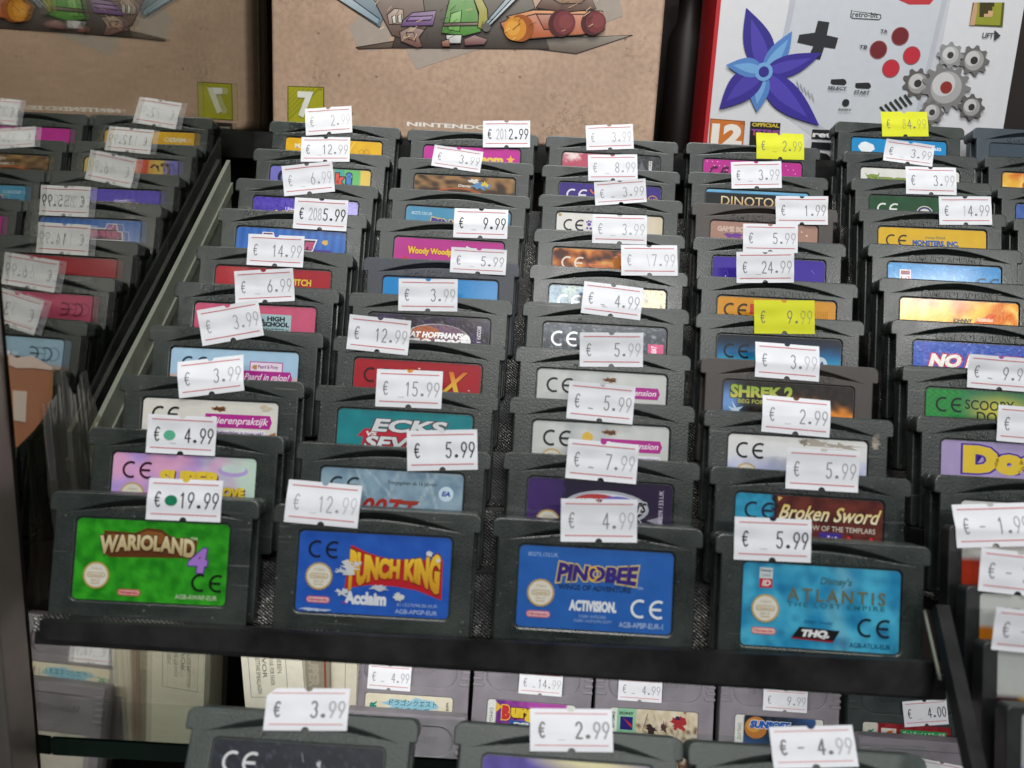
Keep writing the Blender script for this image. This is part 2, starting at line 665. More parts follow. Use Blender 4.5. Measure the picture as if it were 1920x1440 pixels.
def digits(fl, body, xr, yc, h, w, color, width):
    """price digits, right aligned at xr, centred on yc"""
    x = xr - w * len(body)
    for ch in body:
        for st in DIG[ch]:
            path = [(x + w * (.12 + .76 * px), yc + h / 2 - h * py) for px, py in st]
            fine = [path[0]]
            for q in path[1:]:
                p = fine[-1]
                n = max(1, int(math.hypot(q[0] - p[0], q[1] - p[1]) / .45))
                fine += [(p[0] + (q[0] - p[0]) * k / n, p[1] + (q[1] - p[1]) * k / n) for k in range(1, n + 1)]
            fl.stroke(fine, width * (1.5 if ch == '.' else 1), color)
        x += w


# ------------------------------------------------------------------ price tags
TW, TH = 20.6, 11.6


def price_tag(parent, mtx_inv, corners, plane_p, plane_n, price, ink='mid', paper='#eceef4', ghost='', dot=None, crease=None, curl=0.0, cut=0.0, seed=0, size=None, dash=''):
    """A price-gun label stuck on a face; corners are TL, TR, BL of the tag where they lie on that face."""
    P = [on_plane(x, y, plane_p, plane_n) for x, y in corners]
    L = [(mtx_inv @ (p * S)) / S for p in P]
    tl, tr, bl = L
    ex = Vector((tr.x - tl.x, 0, tr.z - tl.z))
    ez = Vector((tl.x - bl.x, 0, tl.z - bl.z))
    wd, ht = ex.length, ez.length
    ang = math.atan2(ex.z, ex.x)
    c = (tr + bl) / 2
    W, H = TW, TH
    if size:
        W, H = W * size, H * size
    ht_s = max(0.8, min(1.08, ht / H))
    if abs(wd / W - 1) < 0.16:
        W = 0.5 * W + 0.5 * wd
    r = random.Random(seed)
    ca, sa = math.cos(ang), math.sin(ang)
    y0 = -0.46
    tilt = r.uniform(-0.16, 0.26)
    ph = r.uniform(0, 6)
    top = parent['top_mm'] if 'top_mm' in parent else 34.5

    def fn(x, y, lift):
        # x 0..W, y 0..H down
        u, v = x - W / 2, (H / 2 - y) * ht_s
        lx, lz = c.x + u * ca - v * sa, c.z + u * sa + v * ca
        over = max(0.0, lz - top + 0.6)
        yy = y0 - lift - 0.13 * math.sin(u * 0.45 + ph) * min(1.0, over / 3) + over * tilt
        yy += -curl * max(0.0, over - 0.5) ** 2 * 0.06 * (1 if tilt < 0 else 1)
        yy -= 0.05 * math.sin(v * 1.1 + ph)
        return Vector((lx, yy, lz))

    white = lin(paper)
    mb = MB()
    xs = sorted([i * W / 30 for i in range(31) if abs(i * W / 30 - W / 2) > 1.3] + [W / 2 + d for d in (-1.05, -1.0, -.85, -.6, -.3, 0, .3, .6, .85, 1.0, 1.05)])
    nx, ny = len(xs), 24
    v, cols = [], []
    rn = 1.0
    off = r.uniform(-.4, .4)
    for j in range(ny + 1):
        for x in xs:
            d = x - W / 2
            yt = math.sqrt(max(0, rn * rn - d * d)) * 0.9 if abs(d) < rn else 0.0
            yb = H - (math.sqrt(max(0, rn * rn - d * d)) if abs(d) < rn else 0.0)
            if cut:
                yt = max(yt, cut - x) if x < cut else yt
            v.append(fn(x, yt + (yb - yt) * j / ny, 0))
    f = [(j * nx + i, (j + 1) * nx + i, (j + 1) * nx + i + 1, j * nx + i + 1) for j in range(ny) for i in range(nx - 1)]
    mb.add(v, f, white, 0, True)
    fl = Flat(mb, fn, 0.06, 0.0)
    if paper[1:3] == 'ec':
        red = lin('#cf5a60') if ink != 'blurred' else lin('#d98d8f')
        for yy in (1.35, H - 1.7):
            fl.stroke([(1.3 + (W - 2.5) * k / 12, yy) for k in range(13)], 0.26, red)
    o = mb.build('price_tag', M_PAPER, parent)
    pb = MB()
    pf = Flat(pb, fn, 0.07, 0.0)
    tone = {'dark': '#2c2c30', 'mid': '#818185', 'faint': '#a4a4a8', 'blurred': '#7c787a'}[ink]
    tone = lin(tone)
    if paper[1:3] != 'ec':
        tone = mixc(tone, lin('#6f6a10'), 0.4)
    tl_ = mixc(tone, white, r.uniform(0.2, 0.55))
    wst = {'dark': 0.40, 'mid': 0.32, 'faint': 0.30, 'blurred': 0.5}[ink]
    big = H * 0.37
    head, tail = price[:-2], price[-2:]
    dw = 2.25 * W / TW
    digits(pf, tail, W - 0.55, H * .5, big, dw, tone if ink == 'dark' else tl_, wst)
    digits(pf, head, W - 0.55 - 2 * dw, H * .5, big, dw, tone, wst)
    digits(pf, 'E', 4.0, H * .5, big * .95, 2.0, tone, wst)
    if ghost:
        digits(pf, ghost, W - 0.55 - (len(price) + 0.1) * dw, H * .5, big, 1.75, mixc(tone, white, 0.5), wst * .8)
    if dash:
        digits(pf, dash, 8.2, H * .5, big, 2.0, mixc(tone, white, 0.2), wst)
    if dot:
        pf.ell(6.7, H * .52, 1.75, 1.5, dot)
    if r.random() < 0.4 and not ghost:
        pf.stroke([(7 + k * .6, H * .72 + .1 * math.sin(k)) for k in range(4)], 0.14, mixc(tone, white, 0.4))
    pb.build('printed_price', M_PAPER, o)
    return o


# ------------------------------------------------------------------ cartridge shell
def curve_mesh(outlines, thick, bevel, res=2):
    """2D filled outlines (first = outer, the rest = holes), thickness along +y, in x/z; returns verts, faces in mm"""
    cu = bpy.data.curves.new('outline', 'CURVE')
    cu.dimensions = '2D'
    cu.fill_mode = 'BOTH'
    cu.extrude = max(1e-6, thick / 2 - bevel)
    cu.bevel_depth = bevel
    cu.bevel_resolution = res
    cu.offset = -bevel
    for pts in outlines:
        sp = cu.splines.new('POLY')
        sp.points.add(len(pts) - 1)
        for q, (x, z) in zip(sp.points, pts):
            q.co = (x, z, 0, 1)
        sp.use_cyclic_u = True
    o = bpy.data.objects.new('outline', cu)
    COL.objects.link(o)
    dg = bpy.context.evaluated_depsgraph_get()
    me = bpy.data.meshes.new_from_object(o.evaluated_get(dg))
    v = [(p.co.x, thick / 2 - p.co.z, p.co.y) for p in me.vertices]
    f = [tuple(p.vertices) for p in me.polygons]
    bpy.data.objects.remove(o)
    bpy.data.curves.remove(cu)
    bpy.data.meshes.remove(me)
    return v, f


def rrect(x0, x1, z0, z1, r, seg=5):
    p = []
    for cx, cz, a0 in ((x1 - r, z1 - r, 0), (x0 + r, z1 - r, 90), (x0 + r, z0 + r, 180), (x1 - r, z0 + r, 270)):
        for k in range(seg + 1):
            a = math.radians(a0 + 90 * k / seg)
            p.append((cx + r * math.cos(a), cz + r * math.sin(a)))
    return p


CW, CH = 58.0, 34.5
LX0, LY0, LW, LH = -21.1, 7.1, 42.2, 22.0


def shell_mesh(name, mat):
    mb = MB()
    ztop = CH
    zs = CH - 5.4
    bw = 27.3
    out = []
    r = 2.2
    hw = CW / 2
    for cx, cz, a0 in ((hw - r, ztop - r, 0), (-hw + r, ztop - r, 90)):
        for k in range(6):
            a = math.radians(a0 + 18 * k)
            out.append((cx + r * math.cos(a), cz + r * math.sin(a)))
    out += [(-hw, zs + .5), (-hw + .5, zs), (-bw, zs), (-bw, 0.5), (-bw + .5, 0), (bw - .5, 0), (bw, 0.5), (bw, zs), (hw - .5, zs), (hw, zs + .5)]
    lab = rrect(LX0 - .3, -LX0 + .3, CH - LY0 - LH - .3, CH - LY0 + .3, 1.5)[::-1]
    cres = []
    n = 16
    for k in range(n + 1):
        t = -1 + 2 * k / n
        cres.append((21 * t, CH - 1.25 - 3.7 * abs(t) ** 1.8))
    for k in range(1, n):
        t = 1 - 2 * k / n
        cres.append((21 * t, CH - 1.25 - 3.7 * abs(t) ** 1.8 - 1.75 * (1 - t * t) ** 0.8))
    v, f = curve_mesh([out, lab, cres], 1.1, 0.42, 2)
    mb.add(v, f, smooth=False)
    # floor of the label recess and of the arc groove
    mb.box(-bw + .8, bw - .8, .55, 1.0, .8, CH - LY0 + .5)
    gv = []
    for k in range(n + 1):
        t = -1 + 2 * k / n
        zt_ = CH - 1.25 - 3.7 * abs(t) ** 1.8
        d_ = (1 - t * t) ** .6
        gv += [(21.6 * t, .35, zt_ + .25), (21.6 * t, .35 + 3.4 * d_, zt_ - 1.75 * d_ - .5)]
    mb.add(gv, [(2 * k, 2 * k + 1, 2 * k + 3, 2 * k + 2) for k in range(n)])
    # back half of the shell and the thick lip
    v, f = curve_mesh([rrect(-26.3, 26.3, .25, zs + 1, .8, 2)], 5.6, 0.4, 1)
    mb.add([(x, y + 0.95, z) for x, y, z in v], f)
    v, f = curve_mesh([rrect(-27.9, 27.9, .1, zs + 1, 1.0, 2)], 3.4, 0.5, 1)
    mb.add([(x, y + 4.4, z) for x, y, z in v], f)
    v, f = curve_mesh([rrect(-hw + .12, hw - .12, zs + .1, ztop - .12, 2.1, 4), cres], 4.0, 0.4, 1)
    mb.add([(x, y + 1.02, z) for x, y, z in v], f)
    v, f = curve_mesh([rrect(-hw + .12, hw - .12, zs + .1, ztop - .12, 2.1, 4)], 3.4, 0.6, 2)
    mb.add([(x, y + 5.04, z) for x, y, z in v], f)
    # raised wordmark in its frame
    tv, tf = text_shape('GAME BOY ADVANCE', 0.012)
    x0, x1 = min(p[0] for p in tv), max(p[0] for p in tv)
    y0, y1 = min(p[1] for p in tv), max(p[1] for p in tv)
    zt, zb = CH - 4.0, CH - 6.15
    pts = [((x - x0) / (x1 - x0) * 28 - 14 + ((y - y0) / (y1 - y0)) * .5, (y - y0) / (y1 - y0) * (zt - zb) + zb) for x, y in tv]
    nv = len(pts)
    edges = {}
    for fc in tf:
        for a, b in zip(fc, fc[1:] + fc[:1]):
            edges[(a, b)] = 1
    rim = [e for e in edges if (e[1], e[0]) not in edges]
    mb.add([(x, -.25, z) for x, z in pts] + [(x, .02, z) for x, z in pts], [fc for fc in tf] + [(b, a, nv + a, nv + b) for a, b in rim])
    me = mb.mesh(name, [mat])
    return me


SHELLS = {}


def shell(kind):
    if kind not in SHELLS:
        SHELLS[kind] = shell_mesh('shell', {'grey': M_SHELL, 'greyb': M_SHELL_B, 'greyc': M_SHELL_C, 'pale': M_SHELL_PALE, 'brown': M_SHELL_BROWN, 'blue': M_SHELL_BLUE, 'slate': M_SHELL_SLATE, 'white': M_WHITEPL}[kind])
    return SHELLS[kind]


def cart_frame(x, n, u, roll_deg, h=CH, wd=CW, lean=15.0):
    """x, n, u: top-left corner of the face (mm); the frame sits at the middle of the bottom front edge"""
    a = math.radians(roll_deg)
    le = math.radians(lean)
    u_, n_ = Vector((0, math.sin(le), math.cos(le))), Vector((0, math.cos(le), -math.sin(le)))
    ex = Vector((math.cos(a), 0, 0)) + u_ * math.sin(a)
    ez = u_ * math.cos(a) - Vector((1, 0, 0)) * math.sin(a)
    tl = Vector((x, 0, 0)) + N * n + U * u
    o = tl + ex * (wd / 2) - ez * h
    return frame(o, ex, n_, ez)


# ------------------------------------------------------------------ labels
def sticker(parent, bg, items, mat, w=LW, h=LH, x0=LX0, ztop=CH - LY0, y=0.36, r=1.3, skip_corner=False):
    """One printed sticker: a tessellated ground whose colours come from bg(x, y), with printed shapes over it."""
    def fn(px, py, lift):
        return Vector((x0 + px, y - lift, ztop - py))
    mb = MB()
    rows = [r * (1 - math.cos(math.radians(15 * k))) for k in range(6)] + [r + (h - 2 * r) * k / 22 for k in range(23)]
    rows += [h - q for q in rows[5::-1]]
    cols_n = 56
    v, c = [], []
    for yy in rows:
        if yy < r:
            ins = r - math.sqrt(max(0, r * r - (r - yy) ** 2))
        elif yy > h - r:
            ins = r - math.sqrt(max(0, r * r - (yy - h + r) ** 2))
        else:
            ins = 0
        for i in range(cols_n + 1):
            xx = ins + (w - 2 * ins) * i / cols_n
            v.append(fn(xx, yy, 0))
            c.append(tuple(max(0.0, q) for q in bg(xx, yy)))
    k = cols_n + 1
    f = [(j * k + i, (j + 1) * k + i, (j + 1) * k + i + 1, j * k + i + 1) for j in range(len(rows) - 1) for i in range(cols_n)]
    mb.add(v, f, c)
    base = Flat(mb, fn)
    extra = []
    lift = 0.03
    sub = []
    for it in items:
        kind = it[0]
        if kind in ('title', 'ce', 'seal', 'emblem'):
            sub.append(it)
        elif kind == 't':
            base.text(*it[1:6], it[6], **(it[7] if len(it) > 7 else {}))
        elif kind == 'r':
            base.rect(*it[1:])
        elif kind == 'p':
            base.poly(it[1], it[2])
        elif kind == 'e':
            base.ell(*it[1:])
        elif kind == 'b':
            base.blob(*it[1:])
        elif kind == 's':
            base.stroke(*it[1:])
        elif kind == 'ring':
            base.ring(*it[1:])
        elif kind == 'pill':
            base.pill(*it[1:])
    o = mb.build('label_sticker', mat, parent)
    lift = base.lift
    title = None
    for it in sub:
        m2 = MB()
        fl = Flat(m2, fn, lift)
        if it[0] == 'ce':
            fl.ce(*it[1:])
            m2.build('approval_mark', mat, o)
        elif it[0] == 'seal':
            fl.seal(*it[1:])
            m2.build('quality_seal', mat, o)
        elif it[0] == 'title':
            for t in it[1]:
                fl.text(*t[0:5], t[5], **(t[6] if len(t) > 6 else {}))
            m2.build('title_lettering', mat, o)
        elif it[0] == 'emblem':
            for q in it[1]:
                getattr(fl, q[0])(*q[1:-1], **q[-1]) if isinstance(q[-1], dict) else getattr(fl, q[0])(*q[1:])
            m2.build('emblem', mat, o)
        lift = max(lift, fl.lift)
    return o


def nz(x, y, s, seed=0.0):
    return noise.noise(Vector((x * s + seed * 3.1, y * s - seed * 1.7, seed)))


def flat(h, var=0.06, s=0.35, seed=1.0):
    a = lin(h)
    return lambda x, y: mixc(a, (a[0] * .5, a[1] * .5, a[2] * .5), var * (1 + nz(x, y, s, seed)))


def blot(h1, h2, s=0.3, seed=1.0, gain=1.2):
    a, b = lin(h1), lin(h2)
    return lambda x, y: mixc(a, b, .5 + gain * (nz(x, y, s, seed) + .4 * nz(x, y, s * 2.7, seed + 4)))


def vgrad(stops, jit=0.0, seed=2.0):
    st = [(p, lin(c)) for p, c in stops]

    def f(x, y):
        t = y + jit * nz(x, y, .4, seed)
        for (p0, c0), (p1, c1) in zip(st, st[1:]):
            if t <= p1:
                return mixc(c0, c1, (t - p0) / (p1 - p0))
        return st[-1][1]
    return f


def hgrad(stops, jit=0.0, seed=2.0):
    g = vgrad(stops, jit, seed)
    return lambda x, y: g(y, x)


def speck(h1, h2, h3=None, dens=0.25, seed=3):
    a, b, c = lin(h1), lin(h2), lin(h3 or h2)

    def f(x, y):
        q = nz(x, y, 1.9, seed) + nz(x, y, 3.7, seed + 2)
        m = mixc(a, b, (q - .5 + dens) * 2.2)
        return mixc(m, c, nz(x, y, .25, seed + 7) * .9)
    return f


def stripes(h1, h2, dx, dy, per):
    a, b = lin(h1), lin(h2)
    return lambda x, y: mixc(a, b, .5 + .5 * math.sin((x * dx + y * dy) * 2 * math.pi / per))


BLK = '#17181c'
WHT = '#e4e6e8'


def plank(x, y):
    return None


def scooby_bg(x, y):
    g = stripes('#1e7a38', '#2f9a48', 1, .8, 1.1)(x, y)
    t = math.exp(-((x - 24) / 9) ** 2 - ((y - 6) / 4) ** 2)
    h = mixc(lin('#167a5c'), lin('#c8c04a'), t * 1.1)
    return mixc(g, h, (x - 10) / 5)


def sword_bg(x, y):
    a = blot('#1f86ab', '#2f9cc0', .6, 3)(x, y)
    b = blot('#4a1512', '#6a2a20', .25, 6)(x, y)
    e = 10.6 + nz(0, y, .6, 9) * 1.2
    if x < e:
        return a
    if x < e + 1.2:
        return lin('#101018')
    return b


def shrek_bg(x, y):
    b = blot('#16120f', '#2c2420', .5, 5)(x, y)
    b = mixc(b, lin('#6f9ad6'), 1.3 * math.exp(-((x - 1.5) / 3.2) ** 2 - ((y - 7) / 4.5) ** 2))
    o = math.exp(-((y - 9.5 - (x - 36) * .17 + nz(x, y, .35, 3) * 2.4) / 2.2) ** 2) * max(0, min(1, (x - 18) / 12))
    return mixc(b, lin('#f09434'), o * 1.05)


def super_bg(x, y):
    a = mixc(lin('#e2a8cf'), lin('#b79ada'), .5 + nz(x, y, .16, 3) * 1.4)
    return mixc(a, lin('#c3dccb'), (x - 26) / 14 + nz(x, y, .25, 8) * .5)


def bond_bg(x, y):
    b = blot('#6f8ca2', '#93adbd', .22, 2)(x, y)
    for k, (a, c) in enumerate(((2.2, 14), (-1.8, 30), (.9, 22), (-2.6, 20), (3, 34))):
        d = abs(x - c - (y - 8) / a)
        b = mixc(b, lin('#b9ccd4'), .6 * math.exp(-(d / .4) ** 2))
    return b


def flames(x, y):
    q = nz(x * .6 + y, y * 1.4 - x * .3, .22, 4) + .5 * nz(x, y, .5, 8)
    return mixc(mixc(lin('#4a1c0c'), lin('#d2752a'), .5 + q * 1.5), lin('#f0bb60'), q * 1.3 - .25)


def goofy(x, y):
    q = nz(x, y * 2, .25, 4)
    return mixc(lin('#3c2a1c'), lin('#9a7448'), .45 + q * 1.5 + (3 - y) * .12)


def blocks(x, y):
    for x1, c in ((6.2, '#7673c4'), (13, '#d8b652'), (18, '#c84a3c'), (26.5, '#e07a3c'), (31, '#3fa08f'), (38, '#63b86a'), (43, '#e0bf5a')):
        if x < x1:
            return lin(c)
    return lin('#e0bf5a')


def holo(x, y):
    q = nz(x, y, .16, 3)
    a = mixc(lin('#6d8a9c'), lin('#95a39a'), .5 + q)
    a = mixc(a, lin('#5f78a8'), nz(x, y, .2, 9))
    a = mixc(a, lin('#e8c79a'), (x - 30) / 8 + nz(x, y, .5, 12))
    return mixc(a, lin('#22282c'), .7 * max(0, nz(x, y, 1.6, 5)) * 2)


def pink_splash(x, y):
    a = lin('#b84f66')
    if x > 27 + nz(0, y, .7, 2) * 2:
        a = mixc(lin('#24242a'), lin('#55585c'), nz(x, y, .8, 4) + .3)
    return mixc(a, lin('#ecd8d6'), 1.4 - math.hypot((x - 4) / 3.4, (y - 1) / 2.2) + nz(x, y, .8, 5))


def atlantis(x, y):
    b = blot('#1f86b4', '#47b0d2', .14, 6, 1.5)(x, y)
    q = math.exp(-((x - 26 - 1.5 * math.sin(y * .4)) / 2.2) ** 2)
    b = mixc(b, lin('#8fd0dc'), .4 * q)
    return mixc(b, lin('#135f8e'), max(0, nz(x, y, .3, 12)) * .9)


def johnny(x, y):
    return mixc(mixc(lin('#e8b23c'), lin('#d2702a'), .5 + nz(x, y, .14, 5) * 1.8 + (x - 24) * .02), lin('#f6dc80'), nz(x, y, .3, 9))


MAG = '#b0288e'
ANIMAL = [('b', 23.9, 2.4, 2.2, .8, '#8a5a2a', 3, .4), ('t', 'Ankas', 22.2, 1.9, 25.6, 2.9, '#2a1a10', dict(bold=.03))]


def ribbon(x0, x1, y0, y1, words, c=MAG):
    return [('p', [(x0, y0), (x0, y1), (x1 - .4, y1), (x1 + .3, (y0 + y1) / 2), (x1 - .4, y0)], c),
            ('t', words, x0 + 1.2, y0 + .8, x1 - 1.3, y1 - .5, '#f0e2ee', dict(sh=.3, bold=.015))]


